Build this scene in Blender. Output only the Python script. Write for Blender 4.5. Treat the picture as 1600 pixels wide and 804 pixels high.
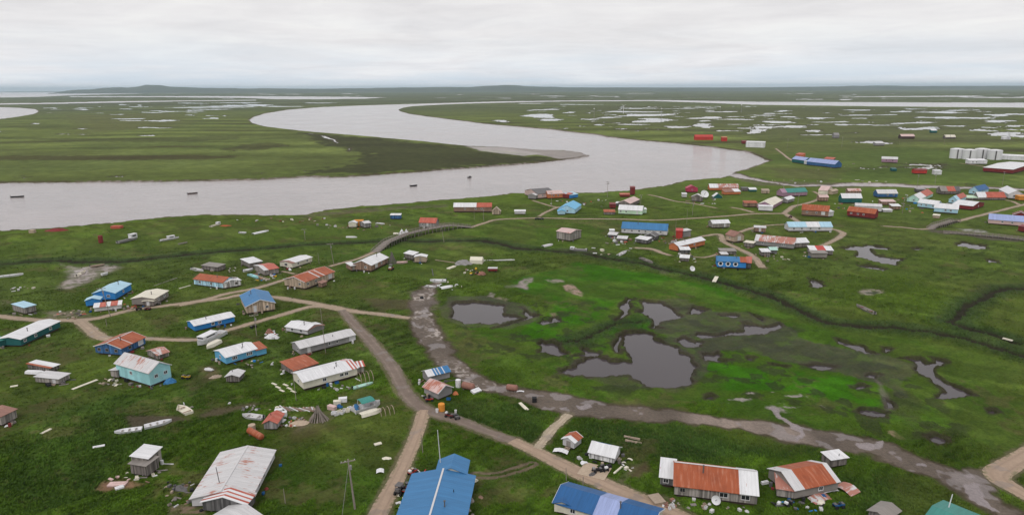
import bpy, math, random
import numpy as np
from mathutils import Vector, Matrix

for o in list(bpy.data.objects): bpy.data.objects.remove(o)
scene = bpy.context.scene
COL = scene.collection
RAD = math.radians
random.seed(7)

# ---------------------------------------------------------------- camera
CAMH = 70.0
FPX = 1067.0
PITCH = math.atan(264.0 / FPX)
ROLL = 0.0044
SP, CP = math.sin(PITCH), math.cos(PITCH)
cam_d = bpy.data.cameras.new("Camera"); cam = bpy.data.objects.new("Camera", cam_d); COL.objects.link(cam)
cam_d.sensor_fit = 'HORIZONTAL'; cam_d.sensor_width = 36.0
cam_d.lens = 36.0 * FPX / 1600.0
cam_d.clip_start = 0.5; cam_d.clip_end = 200000.0
R0 = Vector((1, 0, 0)); U0 = Vector((0, SP, CP)); F0 = Vector((0, CP, -SP))
cr, sr = math.cos(ROLL), math.sin(ROLL)
Rv = R0 * cr - U0 * sr; Uv = R0 * sr + U0 * cr
M = Matrix((Rv, Uv, -F0)).transposed().to_4x4(); M.translation = Vector((0, 0, CAMH))
cam.matrix_world = M
scene.camera = cam

# ---------------------------------------------------------------- sky, sun, exposure
SUN_EL, SUN_AZ = RAD(52), RAD(25)          # high soft light, slightly from behind right of the view
world = bpy.data.worlds.new("World"); scene.world = world; world.use_nodes = True
nt = world.node_tree; nt.nodes.clear()
def N(nt, t, **kw):
    n = nt.nodes.new(t)
    for k, v in kw.items(): setattr(n, k, v)
    return n
def mth(nt, op, a, b=None, c=None, clamp=False):
    n = nt.nodes.new('ShaderNodeMath'); n.operation = op; n.use_clamp = clamp
    for i, v in enumerate((a, b, c)):
        if v is None: continue
        if isinstance(v, (int, float)): n.inputs[i].default_value = v
        else: nt.links.new(v, n.inputs[i])
    return n.outputs[0]
def noise(nt, vec, scale, detail=4, rough=0.55, dist=0.0):
    n = N(nt, 'ShaderNodeTexNoise'); n.inputs['Scale'].default_value = scale
    n.inputs['Detail'].default_value = detail; n.inputs['Roughness'].default_value = rough
    n.inputs['Distortion'].default_value = dist
    if vec is not None: nt.links.new(vec, n.inputs['Vector'])
    return n.outputs['Fac']
def ramp(nt, fac, stops):
    n = N(nt, 'ShaderNodeValToRGB'); cr_ = n.color_ramp
    while len(cr_.elements) > 1: cr_.elements.remove(cr_.elements[-1])
    for i, (p, c) in enumerate(stops):
        e = cr_.elements[0] if i == 0 else cr_.elements.new(p)
        e.position = p; e.color = c if len(c) == 4 else (*c, 1)
    nt.links.new(fac, n.inputs[0]); return n.outputs[0]
def mixc(nt, fac, a, b, mode='MIX'):
    n = N(nt, 'ShaderNodeMix', data_type='RGBA', blend_type=mode)
    for s, v in ((0, fac), (6, a), (7, b)):
        if isinstance(v, (int, float)): n.inputs[s].default_value = v
        elif isinstance(v, tuple): n.inputs[s].default_value = v if len(v) == 4 else (*v, 1)
        else: nt.links.new(v, n.inputs[s])
    return n.outputs[2]
sky = N(nt, 'ShaderNodeTexSky', sky_type='NISHITA'); sky.sun_disc = False
sky.sun_elevation = SUN_EL; sky.sun_rotation = SUN_AZ + math.pi
tc = N(nt, 'ShaderNodeTexCoord'); sx = N(nt, 'ShaderNodeSeparateXYZ'); nt.links.new(tc.outputs['Generated'], sx.inputs[0])
zc = mth(nt, 'MAXIMUM', sx.outputs[2], 0.0)
den = mth(nt, 'ADD', zc, 0.075)
cx = mth(nt, 'DIVIDE', sx.outputs[0], den); cy = mth(nt, 'DIVIDE', sx.outputs[1], den)
cv = N(nt, 'ShaderNodeCombineXYZ'); nt.links.new(cx, cv.inputs[0]); nt.links.new(cy, cv.inputs[1])
n1 = noise(nt, cv.outputs[0], 0.50, 7, 0.55, 0.8)
n2 = noise(nt, cv.outputs[0], 2.6, 6, 0.62, 0.6)
nn = mth(nt, 'ADD', mth(nt, 'MULTIPLY', n1, 0.72), mth(nt, 'MULTIPLY', n2, 0.28))
cloud = ramp(nt, nn, [(0.28, (7.3, 7.2, 7.3)), (0.40, (8.2, 8.05, 8.15)), (0.52, (9.0, 8.85, 8.9)), (0.64, (9.7, 9.6, 9.5))])
# thin breaks in the cloud low over the horizon where paler blue shows
gap = mth(nt, 'MULTIPLY', ramp(nt, zc, [(0.0, (0.25,)*3), (0.012, (1, 1, 1)), (0.045, (0.45,)*3), (0.10, (0, 0, 0))]),
          ramp(nt, noise(nt, cv.outputs[0], 0.33, 4, 0.5, 0.1), [(0.42, (0, 0, 0)), (0.60, (0.8,)*3)]))
skyb = mixc(nt, 0.80, sky.outputs[0], (7.4, 8.3, 9.4))
low = ramp(nt, zc, [(0.0, (1.22, 1.26, 1.32)), (0.02, (1.14, 1.15, 1.17)), (0.06, (1.04, 1.04, 1.04)), (0.14, (1, 1, 1))])
csky = mixc(nt, 1.0, mixc(nt, gap, cloud, skyb), low, 'MULTIPLY')
bg = N(nt, 'ShaderNodeBackground'); bg.inputs[1].default_value = 0.08
nt.links.new(csky, bg.inputs[0])
wo = N(nt, 'ShaderNodeOutputWorld'); nt.links.new(bg.outputs[0], wo.inputs[0])
sd = bpy.data.lights.new("Sun", 'SUN'); sd.energy = 1.1; sd.angle = RAD(14); sd.color = (1.0, 0.965, 0.92)
sun = bpy.data.objects.new("Sun", sd); COL.objects.link(sun)
dirv = Vector((-math.sin(SUN_AZ) * math.cos(SUN_EL), -math.cos(SUN_AZ) * math.cos(SUN_EL), math.sin(SUN_EL)))
sun.rotation_euler = dirv.to_track_quat('Z', 'Y').to_euler()
scene.view_settings.view_transform = 'Standard'; scene.view_settings.look = 'None'
scene.view_settings.gamma = 1.0; scene.view_settings.use_curve_mapping = False
scene.view_settings.exposure = 0.22

# ---------------------------------------------------------------- surveying: photograph point -> point on the ground
def G(px, py, z=0.0):
    u = px - 800.0; v = 402.0 - py
    u2 = u * cr + v * sr; v2 = -u * sr + v * cr
    d = R0 * u2 + U0 * v2 + F0 * FPX
    t = (z - CAMH) / d.z
    return Vector((d.x * t, d.y * t, z))
def KK(px, py):                       # H / depth
    u = px - 800.0; v = 402.0 - py
    v2 = -u * sr + v * cr
    return (SP * FPX - v2 * CP) / FPX
def ppm(px, py):                      # photograph pixels per metre at a ground point
    return FPX * KK(px, py) / CAMH

# ---------------------------------------------------------------- numpy noise / distance helpers
def _hash(ix, iy, seed):
    n = (ix.astype(np.int64) * 374761393 + iy.astype(np.int64) * 668265263 + seed * 974634777) & 0xffffffff
    n = ((n ^ (n >> 13)) * 1274126177) & 0xffffffff
    return ((n ^ (n >> 16)) & 0xffff) / 65535.0
def vnoise(x, y, seed=0):
    ix = np.floor(x); iy = np.floor(y); fx = x - ix; fy = y - iy
    fx = fx * fx * (3 - 2 * fx); fy = fy * fy * (3 - 2 * fy)
    a = _hash(ix, iy, seed); b = _hash(ix + 1, iy, seed); c = _hash(ix, iy + 1, seed); d = _hash(ix + 1, iy + 1, seed)
    return (a + (b - a) * fx) * (1 - fy) + (c + (d - c) * fx) * fy
def fbm(x, y, scale, oct=4, seed=0, gain=0.5):
    s = 0; a = 1; t = 0; f = 1.0 / scale
    for i in range(oct):
        s = s + a * vnoise(x * f + 17.3 * i, y * f - 9.1 * i, seed + i); t += a; a *= gain; f *= 2.03
    return s / t
def sstep(a, b, x):
    t = np.clip((x - a) / (b - a), 0, 1); return t * t * (3 - 2 * t)
def sdf_poly(X, Y, pts):              # negative inside
    d2 = np.full(X.shape, 1e18); ins = np.zeros(X.shape, bool); n = len(pts)
    for i in range(n):
        x1, y1 = pts[i]; x2, y2 = pts[(i + 1) % n]
        ex, ey = x2 - x1, y2 - y1; L = ex * ex + ey * ey + 1e-9
        t = np.clip(((X - x1) * ex + (Y - y1) * ey) / L, 0, 1)
        dx = X - x1 - t * ex; dy = Y - y1 - t * ey
        d2 = np.minimum(d2, dx * dx + dy * dy)
        if abs(y2 - y1) > 1e-9:
            c = ((y1 > Y) != (y2 > Y)) & (X < (x2 - x1) * (Y - y1) / (y2 - y1) + x1)
            ins ^= c
    return np.where(ins, -np.sqrt(d2), np.sqrt(d2))
def dist_line(X, Y, pts, wid):        # distance minus local half width
    d = np.full(X.shape, 1e9)
    for i in range(len(pts) - 1):
        x1, y1 = pts[i]; x2, y2 = pts[i + 1]
        ex, ey = x2 - x1, y2 - y1; L = ex * ex + ey * ey + 1e-9
        t = np.clip(((X - x1) * ex + (Y - y1) * ey) / L, 0, 1)
        dx = X - x1 - t * ex; dy = Y - y1 - t * ey
        d = np.minimum(d, np.sqrt(dx * dx + dy * dy) - 0.5 * (wid[i] + (wid[i + 1] - wid[i]) * t))
    return d
def W2(pts, z=0.0): return [(G(x, y, z).x, G(x, y, z).y) for x, y in pts]

# ---------------------------------------------------------------- ground survey data (traced outlines)
RIVER_Z, POND_Z = -0.95, -0.55
river = [(-60,364),(0,362),(60,359),(130,354),(200,347),(260,341),(330,337),(380,338),(450,338),(480,338),(503,330),(530,327),(560,324),(640,319),(700,313),(760,308),(810,303),(850,303),(900,303),(940,302),(985,299),(1010,296),(1035,292),(1050,289),(1072,283),(1100,281),(1125,279),(1139,276),(1146,271),(1165,266),(1185,259),(1204,252),
 (1190,245),(1178,240),(1160,236),(1130,232),(1105,229),(1080,226),(1060,224),(1000,219),(950,214),(930,210),(890,206),(860,202),(820,199),(790,196),(760,193.5),(740,191),(700,186),(665,181.5),(640,178),(626,174),(623,171.5),(630,168.5),(645,166.2),(680,164.3),(720,162.5),(780,160.8),(860,159),(900,158.6),(1020,158.2),(1100,160.8),(1180,164),(1400,166.8),(1600,168.6),(1760,170),
 (1760,161),(1600,160.6),(1400,160),(1180,159),(1100,157.6),(1040,156.4),(900,157),(780,158.6),(720,160.3),(640,162.6),(560,165),(500,167.5),(450,171.5),(415,177),(395,183),(388,188),(395,193),(410,197.5),(440,201.5),(480,206),(530,210),(560,212.5),(600,216),(660,221.5),(700,226),(730,229),(780,230.5),(840,235),(880,236),(905,239),(918,243.5),(905,247),(885,248.5),
 (870,251),(830,255),(800,257.5),(760,260.5),(720,263.5),(660,268),(600,272),(560,275),(530,277),(480,276.5),(400,281),(300,283),(200,284),(100,284.5),(0,285.5),(-60,286)]
arm = [(-60,166.5),(0,167.5),(30,168.5),(55,170.5),(61,174),(55,178),(30,182.5),(0,186.5),(-60,193)]
sea = [(-80,144.2),(0,144.2),(110,143.8),(225,144.6),(222,146.4),(112,149),(60,151.5),(0,152.6),(-80,153)]
streakA = [(-80,162),(0,161.6),(60,161),(180,158.4),(300,157),(400,156.2),(400,157.2),(300,158.2),(180,160.6),(60,163),(0,163.8),(-80,164)]
streakB = [(108,150.6),(260,150.3),(400,150.4),(520,151.2),(604,152.3),(570,154.4),(500,155.2),(430,155.2),(380,153.2),(260,152),(110,151.8)]
slough_pts = [(1146,272),(1160,277),(1180,280),(1200,284),(1225,287),(1245,290),(1275,289),(1300,290),(1322,288),(1345,288),(1375,288),(1400,289),(1430,291),(1460,291),(1500,293),(1550,293),(1600,296),(1680,298)]
slough_w = [14,12,9,7,7,8,9,8,14,20,20,16,14,12,9,9,9,9]
ponds = [
 ([(706,476),(715,472),(739,471),(764,473.5),(789,478),(783,482),(782,488),(789,492),(804,493),(812,497),(799,501),(779,506),(764,510),(747,509),(725,506),(715,501),(703,498),(707,491)],0.8),
 ([(814,481),(818,486),(829,491),(843,495),(824,500),(799,507),(772,516),(786,508),(806,503),(824,496),(816,490)],0.5),
 ([(844,541),(850,533),(858,536),(868,534),(875,537),(884,543),(882,548),(893,551),(886,556),(873,557),(862,556),(853,553),(845,550)],0.9),
 ([(872,581),(887,575),(905,572),(908,563),(929,558),(955,566),(979,564),(978,549),(970,531),(979,521),(991,518),(1015,519),(1018,527),(1033,536),(1051,542),(1063,552),(1084,564),(1087,576),(1082,591),(1081,600),(1063,606),(1039,612),(1015,609),(1000,600),(985,591),(964,589),(938,594),(905,592.5),(878,588)],1.0),
 ([(963,555),(957,543),(965,527),(977,520),(970,530),(966,541),(969,553)],0.5),
 ([(994,492.5),(1006,486.5),(1003,470),(1021,472),(1036,473),(1051,482),(1066,495.5),(1051,501.5),(1033,504.5),(1030,513),(1040,516),(1020,514),(1023,501),(1009,494)],0.8),
 ([(966,478),(979,466),(990,467),(977,472),(986,481),(982,493),(966,503),(960,504),(970,494),(976,489)],0.5),
 ([(1081,480),(1105,485),(1090,492.5),(1076,493)],0.6),
 ([(1154,506),(1176,510),(1197,512),(1218,506),(1221,513),(1200,519),(1197,523),(1158,525),(1129,526),(1099,531),(1087,527),(1090,521),(1114,524),(1141,520),(1158,518)],0.7),
 ([(1051,534),(1066,528),(1078,534),(1096,543),(1081,546),(1066,543)],0.7),
 ([(1094,554),(1108,556),(1123,553),(1125,561),(1146,567),(1129,566),(1105,567)],0.7),
 ([(1170,559),(1181,560),(1178,566),(1169,564)],0.5),
 ([(1203,568),(1232,573),(1228,576),(1206,572)],0.5),
 ([(1170,491),(1194,501),(1190,504),(1178,498)],0.4),
 ([(1313,388),(1331,384.5),(1361,384),(1388,387.5),(1386,391),(1358,389),(1366,399),(1385,402),(1407,405),(1397,415),(1376,412),(1349,405),(1334,402),(1339,394)],0.9),
 ([(1340,415),(1362,416.5),(1385,421),(1379,424),(1343,418.5)],0.6),
 ([(1423,387.5),(1441,388),(1434,391.5),(1425,391)],0.5),
 ([(1491,384),(1504,378.5),(1546,385),(1543,390),(1522,391.5)],0.8),
 ([(1540,405),(1557,408),(1560,413),(1543,411)],0.6),
 ([(1265,436),(1279,438),(1291,449.5),(1267,449)],0.8),
 ([(1304,530),(1337,539),(1370,552.5),(1352,555),(1328,545),(1310,539)],0.7),
 ([(1376,542),(1394,545),(1381,551)],0.6),
 ([(1418,560),(1433,558.5),(1439,566),(1457,566),(1454,558.5),(1475,563),(1472,567.5),(1454,573),(1460,587),(1478,600),(1500,610),(1517,618),(1505,622),(1480,611),(1460,600),(1433,581),(1424,566)],0.8),
 ([(1250,571),(1278,570.5),(1313,575.5),(1280,580)],0.5),
 ([(1339,646),(1347,641),(1367,641),(1387,648),(1385,656),(1362,657),(1346,652)],0.4),
 ([(1449,685),(1463,681),(1484,687.5),(1485,694),(1468,695),(1456,690)],0.4),
 ([(1101,620),(1110,618),(1120,621),(1113,626),(1103,625)],0.4),
 ([(1541,641),(1552,640),(1560,648),(1549,650)],0.4),
 ([(1384,625),(1396,632),(1398,642),(1388,640)],0.4),
]
# shallow ponds of the wetlands beyond the river: (centre x, centre y, width, height) in photograph pixels
wet = [(843,181.5,62,5.5),(783,189,28,3.4),(858,187.2,52,3),(890,175.8,20,2),(855,171.2,44,1.8),(829,172.8,14,1.4),(987,174.8,70,2.6),(1010,180,100,3.4),(1021,188,74,6),(950,183.6,40,2.6),(920,186.4,26,3),(936,195,26,2.4),(990,194.6,40,2.6),(1011,200.6,12,1.8),(1105,184.4,56,4),(1101,189,28,2.4),(1056,198.4,56,3),(1098,196.5,40,6.4),(1142,194.4,26,1.4),(1150,186.6,60,2),(1177,207,24,4.5),(1196,199,60,3.4),(1240,197.8,60,3.6),(1185,204,30,4),(1216,190.5,66,3),(1279,184.8,50,3),(1300,190.8,52,2.2),(1232,182.3,30,1.6),(1340,180,60,1.6),(1344,185,30,1.8),(1317,194.8,40,2.2),(1350,195,60,1.6),(1379,195.8,60,2.2),(1270,204.4,36,2.4),(1277,210.8,66,1.8),(1330,208,16,1.8),(1365,222.8,68,5),(1432,192,60,3),(1441,201,62,5.4),(1490,197,60,1.8),(1408,174.6,36,2.6),(1470,175.6,80,2.6),(1344,172,56,1.4),(1385,179.5,44,1.4),(1470,184,80,3),(1520,184.2,80,2.4),(1560,189.5,60,3.4),(1590,196.8,50,2.4),(1560,180,50,3.2),(1594,178.5,34,3.2),(1535,204,40,3.4),(1580,211,80,8),(1596,203,20,2),(1452,150.6,180,2.2),(1560,152.2,110,1.8),(1320,155.6,34,1.4),(1265,155.4,40,1.2),(1430,170.5,40,1.2),(1500,172.5,60,1.4),(1440,258,66,4),(1438,262.4,80,3.4),(1468,258.5,14,6),(1510,289,30,2),(1380,261,20,2.4),(1350,264,26,2),(1224,173.5,30,1.4),(1130,174.8,40,2),(1212,177.6,40,1.6),(1198,180.4,30,1.6),(900,163.4,60,1.0),(830,161.5,60,1.0),(1095,168,50,1),(1000,169.4,70,1.3),(1060,170,60,1.0),
 (200,185.8,44,2.2),(208,188.6,30,2),(245,189,46,1.8),(262,188.4,40,2.2),(330,185,24,2.4),(296,180,16,1.3),(330,180.8,16,1.2),(236,199.6,56,2),(232,212,26,2.4),(118,210,50,1.6),(126,201.4,20,1.6),(54,193.5,12,2),(0,205.6,8,2),(248,173.6,30,1.4),(294,174,50,1.6),(330,171,50,1.6),(320,167.8,100,2),(370,165.2,80,2),(300,161.4,40,1.2),(375,160.8,60,1.4),(350,181,10,1),(440,166.4,60,2),(404,164.3,50,2.4),(500,161,40,1.1),(384,161.4,10,1),(185,179,24,1.2),(360,236.8,8,1.6),(444,228,10,1.6),(485,209,10,2.2),(470,268,10,1.4),(410,271,10,1),(180,276,18,1.4),(35,277,20,1.2),(34,265,5,1)]
sidepond = [([(496,211),(510,213),(522,217),(528,223),(524,225),(519,219),(505,215)],2.0),([(544,233),(549,231),(546,238)],1.0)]
wet_right = [(780,190),(900,203),(1060,219),(1160,232),(1204,246),(1215,262),(1330,278),(1680,290),(1680,171),(1400,168.4),(1180,165.6),(1040,160.4),(900,160.4),(800,162.5),(720,165),(660,167),(650,175),(700,183)]
wet_left = [(-60,199),(0,190),(60,181),(80,174),(60,165.5),(180,162),(400,158.6),(640,160.5),(500,165),(440,170),(400,176),(375,188),(400,201),(520,213),(620,222),(700,231),(700,258),(520,270),(-60,280)]
marsh_near = [(660,440),(980,440),(1250,372),(1680,340),(1680,690),(1400,720),(1200,650),(900,625),(690,540)]

roads = {  # name: (label, tone, [(x, y, width metres)])
 'village_track': [
   (1,[(-40,490,3.2),(0,494,3.2),(60,500,3.4),(110,500,3.6),(150,497,3.6),(205,484,3),(260,477,3),(320,468,3),(352,459,3),(400,450,3),(430,441,3),(452,435,2.6)]),
   (1,[(515,416,2.2),(540,409,2.2),(563,403,2.4),(590,391,3)]),
   (1,[(280,477,2.6),(318,470,2.6),(350,466,2.8),(378,461,3),(429,464,3.2),(480,472,3.6),(525,481,4.4),(560,487,3.4),(600,491,3),(640,497,2.6)]),
   (1,[(124,500,4),(140,514,4.2),(158,527,4.2),(190,530,3),(229,529,2.8),(308,530,2.8),(357,515,3),(400,503,3),(449,489,3),(484,479,3),(520,479,3)]),
   (2,[(536,484,3.6),(548,500,3.8),(562,515,4.0),(586,541,4.2),(611,572,4.4),(633,612,4.4),(655,634,4.6),(681,646,4.2),(712,655,3.6),(754,671,3.4),(800,688,3.4)]),
   (3,[(800,688,3.4),(842,707,3.8),(891,732,4.2),(936,752,4.4),(985,774,4.4),(1035,794,4.2),(1075,812,4)]),
   (3,[(663,640,3.4),(650,680,3.4),(629,730,3.6),(607,772,3.8),(588,808,3.9),(560,860,4)]),
   (3,[(1680,676,4.6),(1640,690,4.6),(1600,713,4.6),(1572,729,4.8),(1558,740,5),(1566,752,4.6),(1590,766,4.2),(1625,785,4.2)]),
   (4,[(889,647,2.0),(874,661,2.2),(860,674,2.2),(850,687,2.2),(838,700,2.4)]),
   (1,[(736,355,2.6),(758,348,2.6),(777,343,2.6),(834,340.5,2.6),(874,341,2.6),(897,342,2.6),(938,342,2.6),(976,342.5,2.6),(1028,344,2.6),(1084,341,2.8),(1140,337,2.8),(1179,334,2.8),(1225,333.5,3)]),
   (1,[(1225,333.5,3.4),(1232,328,3.8),(1240,322,3.4),(1259,318,2.8),(1275,313,2.8),(1284,307,2.6),(1279,303,2.6),(1271,299,2.4)]),
   (1,[(1143,324,2.6),(1160,327,2.8),(1177,332,3)]),
   (1,[(1227,334,3.4),(1239,341,3.4),(1250,348,2.8)]),
   (1,[(842,338,2.2),(852,332,2.2),(863,327,2.2),(874,323,2.2)]),
   (1,[(872,324,2),(858,321,2),(845,317,2),(832,313,2)]),
   (1,[(1013,304,2.4),(1030,307.5,2.4),(1054,314,2.2),(1084,318,2),(1119,325,1.8)]),
   (1,[(1096,369,2.6),(1124,366,3),(1131,377,3.4),(1151,387,3.4),(1175,399,3.4),(1192,418,3.4)]),
   (1,[(1152,364,3),(1166,359,2.6),(1180,355,2.2),(1199,352,2),(1232,350,2)]),
   (1,[(1298,357,2),(1312,361,3),(1317,366,3.4),(1304,375,3),(1284,384,2.8)]),
   (1,[(1380,353,2.2),(1410,355,2.4),(1437,358,2.6),(1456,357,3)]),
   (1,[(1493,346.5,3),(1525,338,3),(1558,330,3),(1590,322,3),(1640,310,3)]),
   (1,[(1593,320,2.6),(1583,315,2.4),(1572,312.5,2.2)]),
   (1,[(992,387,3),(1018,389,3.4),(1034,395,2.6),(1048,399,1.8)]),
   (1,[(1083,401,1.4),(1100,402,1.6),(1115,399,1.8),(1122,396,1.6)]),
   (1,[(1212,232,2.4),(1224,241,2.6),(1230,246,3),(1238,251,3)]),
   (1,[(1500,255,2.2),(1530,259,2.2),(1545,262,2.2)]),
   (1,[(420,437,1.8),(405,432,1.6),(396,428,1.6)]),
   (1,[(440,424,1.4),(448,425,1.4),(460,428,1.4)]),
 ],
}
mudtrack = [(690,438,1),(668,450,5),(655,470,6.5),(655,487,6),(662,508,7.2),(678,534,6.4),(699,563,5.6),(724,583,5.0),(752,598,4.6),(790,607,5),(830,617,6),(870,628,8),(905,635,8.4),(941,641,6.8),(1018,647,5.6),(1094,654,4.4),(1160,663,4.4),(1220,673,6.2),(1265,681,7.4),(1305,689,7.6),(1362,700,7),(1417,718,6.2),(1455,733,6.2),(1496,752,7),(1520,772,5),(1545,790,4.4),(1580,806,4)]
mudbranch = [(1490,745,4),(1520,744,4),(1546,744,4)]
mudlane = [(743,742,1.5),(765,742,1.6),(788,739,1.6),(812,733,1.6),(832,725,1.6)]
creeks = [([(-60,411),(0,413),(90,407),(180,410),(300,397),(380,391),(450,385),(520,380),(560,379),(620,376),(680,377),(753,375),(777,380),(812,388),(874,393),(916,397),(963,405),(1000,411),(1022,418),(1090,432),(1150,447),(1200,463),(1250,484),(1290,502),(1340,509),(1400,511),(1450,518),(1500,527),(1540,538),(1600,556),(1680,580)],3.6),
 ([(1680,447),(1600,450),(1566,451),(1548,462),(1530,470),(1508,479),(1500,487),(1498,497),(1485,503),(1520,515),(1560,524),(1590,535)],2.8),
 ([(1000,500),(960,508),(935,519),(905,531),(893,536)],1.2)]
# ---------------------------------------------------------------- ground: one sheet out to the horizon
nrow = 640
th_f = np.arange(-45.0, 45.001, 0.078); th_c = np.arange(49, 311.1, 4.0)
TH = np.radians(np.concatenate([th_f, th_c])); NT = len(TH)
inv = np.concatenate([np.linspace(CAMH / 96.0, .19, 430, endpoint=False), np.linspace(.19, .10, 130, endpoint=False), np.linspace(.10, CAMH / 60000.0, 400)])
RR = np.concatenate([[0.5, 25, 50, 75], CAMH / inv]); NR = len(RR)
TT, RG = np.meshgrid(TH, RR)
X = (RG * np.sin(TT)).ravel(); Y = (RG * np.cos(TT)).ravel(); RGf = RG.ravel()
PXM = np.clip(RGf / 300.0, 0.25, 60)          # detail scale grows with distance
wx = X + (fbm(X, Y, 3.2, 3, 11) - 0.5) * 3.2 + (fbm(X, Y, 14, 3, 12) - 0.5) * 3.0
wy = Y + (fbm(X, Y, 3.2, 3, 13) - 0.5) * 3.2 + (fbm(X, Y, 14, 3, 14) - 0.5) * 3.0
n_a = fbm(X, Y, 9.0, 4, 1); n_b = fbm(X, Y, 45.0, 4, 2); n_c = fbm(X, Y, 220.0, 4, 3); n_d = fbm(X, Y, 1.6, 2, 4); n_e = fbm(X, Y, 900, 4, 5)
n_s = fbm(X * 0.8 + Y * 0.6, (Y * 0.8 - X * 0.6) * 3.0, 5.0, 4, 6)   # wind-laid streaks in the tall grass
def region(pts, pad, scale=1.0):
    xs = [p[0] for p in pts]; ys = [p[1] for p in pts]
    return np.nonzero((X > min(xs) - pad) & (X < max(xs) + pad) & (Y > min(ys) - pad) & (Y < max(ys) + pad))[0]
# --- base tint
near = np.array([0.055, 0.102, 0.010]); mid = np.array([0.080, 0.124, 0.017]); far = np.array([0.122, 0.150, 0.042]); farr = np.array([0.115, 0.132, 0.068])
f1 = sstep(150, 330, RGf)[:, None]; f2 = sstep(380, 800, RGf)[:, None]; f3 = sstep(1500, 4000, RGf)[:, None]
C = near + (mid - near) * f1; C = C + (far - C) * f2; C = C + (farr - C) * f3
varm = 0.62 + 0.76 * n_b
C = C * (0.5 + 0.5 * varm)[:, None] * (0.72 + 0.56 * n_a)[:, None]
ol = sstep(0.50, 0.66, n_c * 0.6 + n_b * 0.4)[:, None]
C = C * (1 - ol * 0.5) + np.array([0.075, 0.100, 0.030]) * ol * 0.5 * (0.7 + 0.6 * n_a)[:, None]
dk = sstep(0.54, 0.66, n_s * 0.65 + n_b * 0.35) * (1 - sstep(350, 600, RGf))
C = C * (1 - 0.38 * dk[:, None])
dk2 = sstep(0.52, 0.66, fbm(X * 0.35, Y, 60, 4, 21)) * sstep(400, 700, RGf)
C = C * (1 - 0.30 * dk2[:, None]) + np.array([0.045, 0.04, 0.02]) * 0.3 * dk2[:, None]
wet_a = np.zeros(len(X)); tall = 0.75 + 0.5 * (n_b - 0.5) + 0.25 * dk; flat = np.zeros(len(X))
al = X * .62 + Y * .78; ac_ = X * .78 - Y * .62; bend = (fbm(X, Y, 38, 2, 91) - .5) * 16
wnd = fbm(al * .22, ac_ + bend, 1.5, 4, 92)                        # grass laid over by the wind in long swathes
wm = (1 - sstep(190, 340, RGf)); C = C * (1 + (wnd - .5)[:, None] * 1.1 * wm[:, None])
Z = (wnd - .5) * .55 * wm + (n_a - 0.5) * 0.5 * (1 - sstep(300, 900, RGf)) + (n_d - 0.5) * 0.08 * (1 - sstep(150, 400, RGf)) + dk * 0.18
sw = np.sin((Y + 260 * (fbm(X, Y, 500, 3, 61) - .5) - .10 * X) / 21.0) * sstep(360, 520, RGf) * (1 - sstep(1300, 2600, RGf)) * sstep(.42, .6, fbm(X, Y, 190, 3, 62))
C = C * (1 + .26 * sw[:, None]); br = sstep(.35, .9, -sw) * sstep(.5, .62, fbm(X * .5, Y, 70, 4, 63))
C = C * (1 - .55 * br[:, None]) + np.array([.060, .046, .024]) * .55 * br[:, None]
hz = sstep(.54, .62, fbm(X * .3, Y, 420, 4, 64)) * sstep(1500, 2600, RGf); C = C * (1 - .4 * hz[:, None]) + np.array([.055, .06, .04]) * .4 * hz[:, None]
def paint(idx, w, col, amt=1.0):
    w = (np.clip(w, 0, 1) * amt)[:, None]; C[idx] = C[idx] * (1 - w) + np.array(col) * (0.8 + 0.4 * n_a[idx])[:, None] * w
def patch(pxs, col, amt, feather, tl=None, wetv=None, rough=1.0):
    P = W2(pxs); idx = region(P, feather * 3); 
    if len(idx) == 0: return
    d = sdf_poly(X[idx], Y[idx], P) + (n_a[idx] - 0.5) * feather * 3.0 * rough + (n_d[idx] - 0.5) * feather * 0.8
    w = 1 - sstep(-feather, feather * 0.6, d)
    if rough == 3: w = w * sstep(.50, .58, fbm(X[idx] * .5, Y[idx] * 1.2, 1.8, 3, 97))
    elif col[0] > .12 and rough != .6: w = w * (.35 + .65 * sstep(.40, .58, n_s[idx] * .5 + n_d[idx] * .5))
    paint(idx, w, col, amt)
    if tl is not None: tall[idx] = tall[idx] * (1 - w) + tl * w
    if wetv is not None: wet_a[idx] = np.maximum(wet_a[idx], w * wetv)
BRT = (0.037, 0.124, 0.005); BR2 = (0.056, 0.124, 0.011); MAR = (0.050, 0.056, 0.024); MUD = (0.17, 0.125, 0.105); DKM = (0.075, 0.058, 0.045)
OLV = (0.070, 0.105, 0.018); DGR = (0.034, 0.066, 0.014)
# --- patches of different growth
patch([(380,345),(700,325),(860,330),(880,372),(700,372),(420,378),(200,392),(0,398),(0,372),(200,358)], (0.078,0.122,0.020), .5, 8, .5)
patch([(735,362),(870,345),(960,355),(880,392),(800,382),(740,374)], (0.070,0.128,0.014), .6, 6, .35)
patch([(690,505),(760,520),(850,505),(860,470),(800,447),(850,425),(960,412),(1120,440),(1290,505),(1420,520),(1600,575),(1600,700),(1440,690),(1200,660),(900,625),(720,560)], BR2, .62, 6, .22)
patch([(800,440),(900,410),(1010,425),(1130,450),(1260,500),(1180,495),(1060,465),(975,465),(955,495),(880,532),(790,535),(700,520),(720,508),(800,512),(850,495),(860,470)], BRT, .9, 2.5, .08)
patch([(1095,560),(1160,572),(1250,580),(1335,588),(1395,645),(1330,645),(1240,608),(1150,612),(1085,618),(1090,590)], BRT, 1.0, 1.6, .05)
patch([(885,556),(905,540),(950,515),(1000,497),(1022,500),(1028,512),(1000,518),(972,518),(955,530),(955,556),(930,556)], BRT, .95, 1.6, .05)
patch([(780,530),(930,600),(860,610),(760,590),(700,545),(690,520)], OLV, .5, 5, .4)
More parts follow.
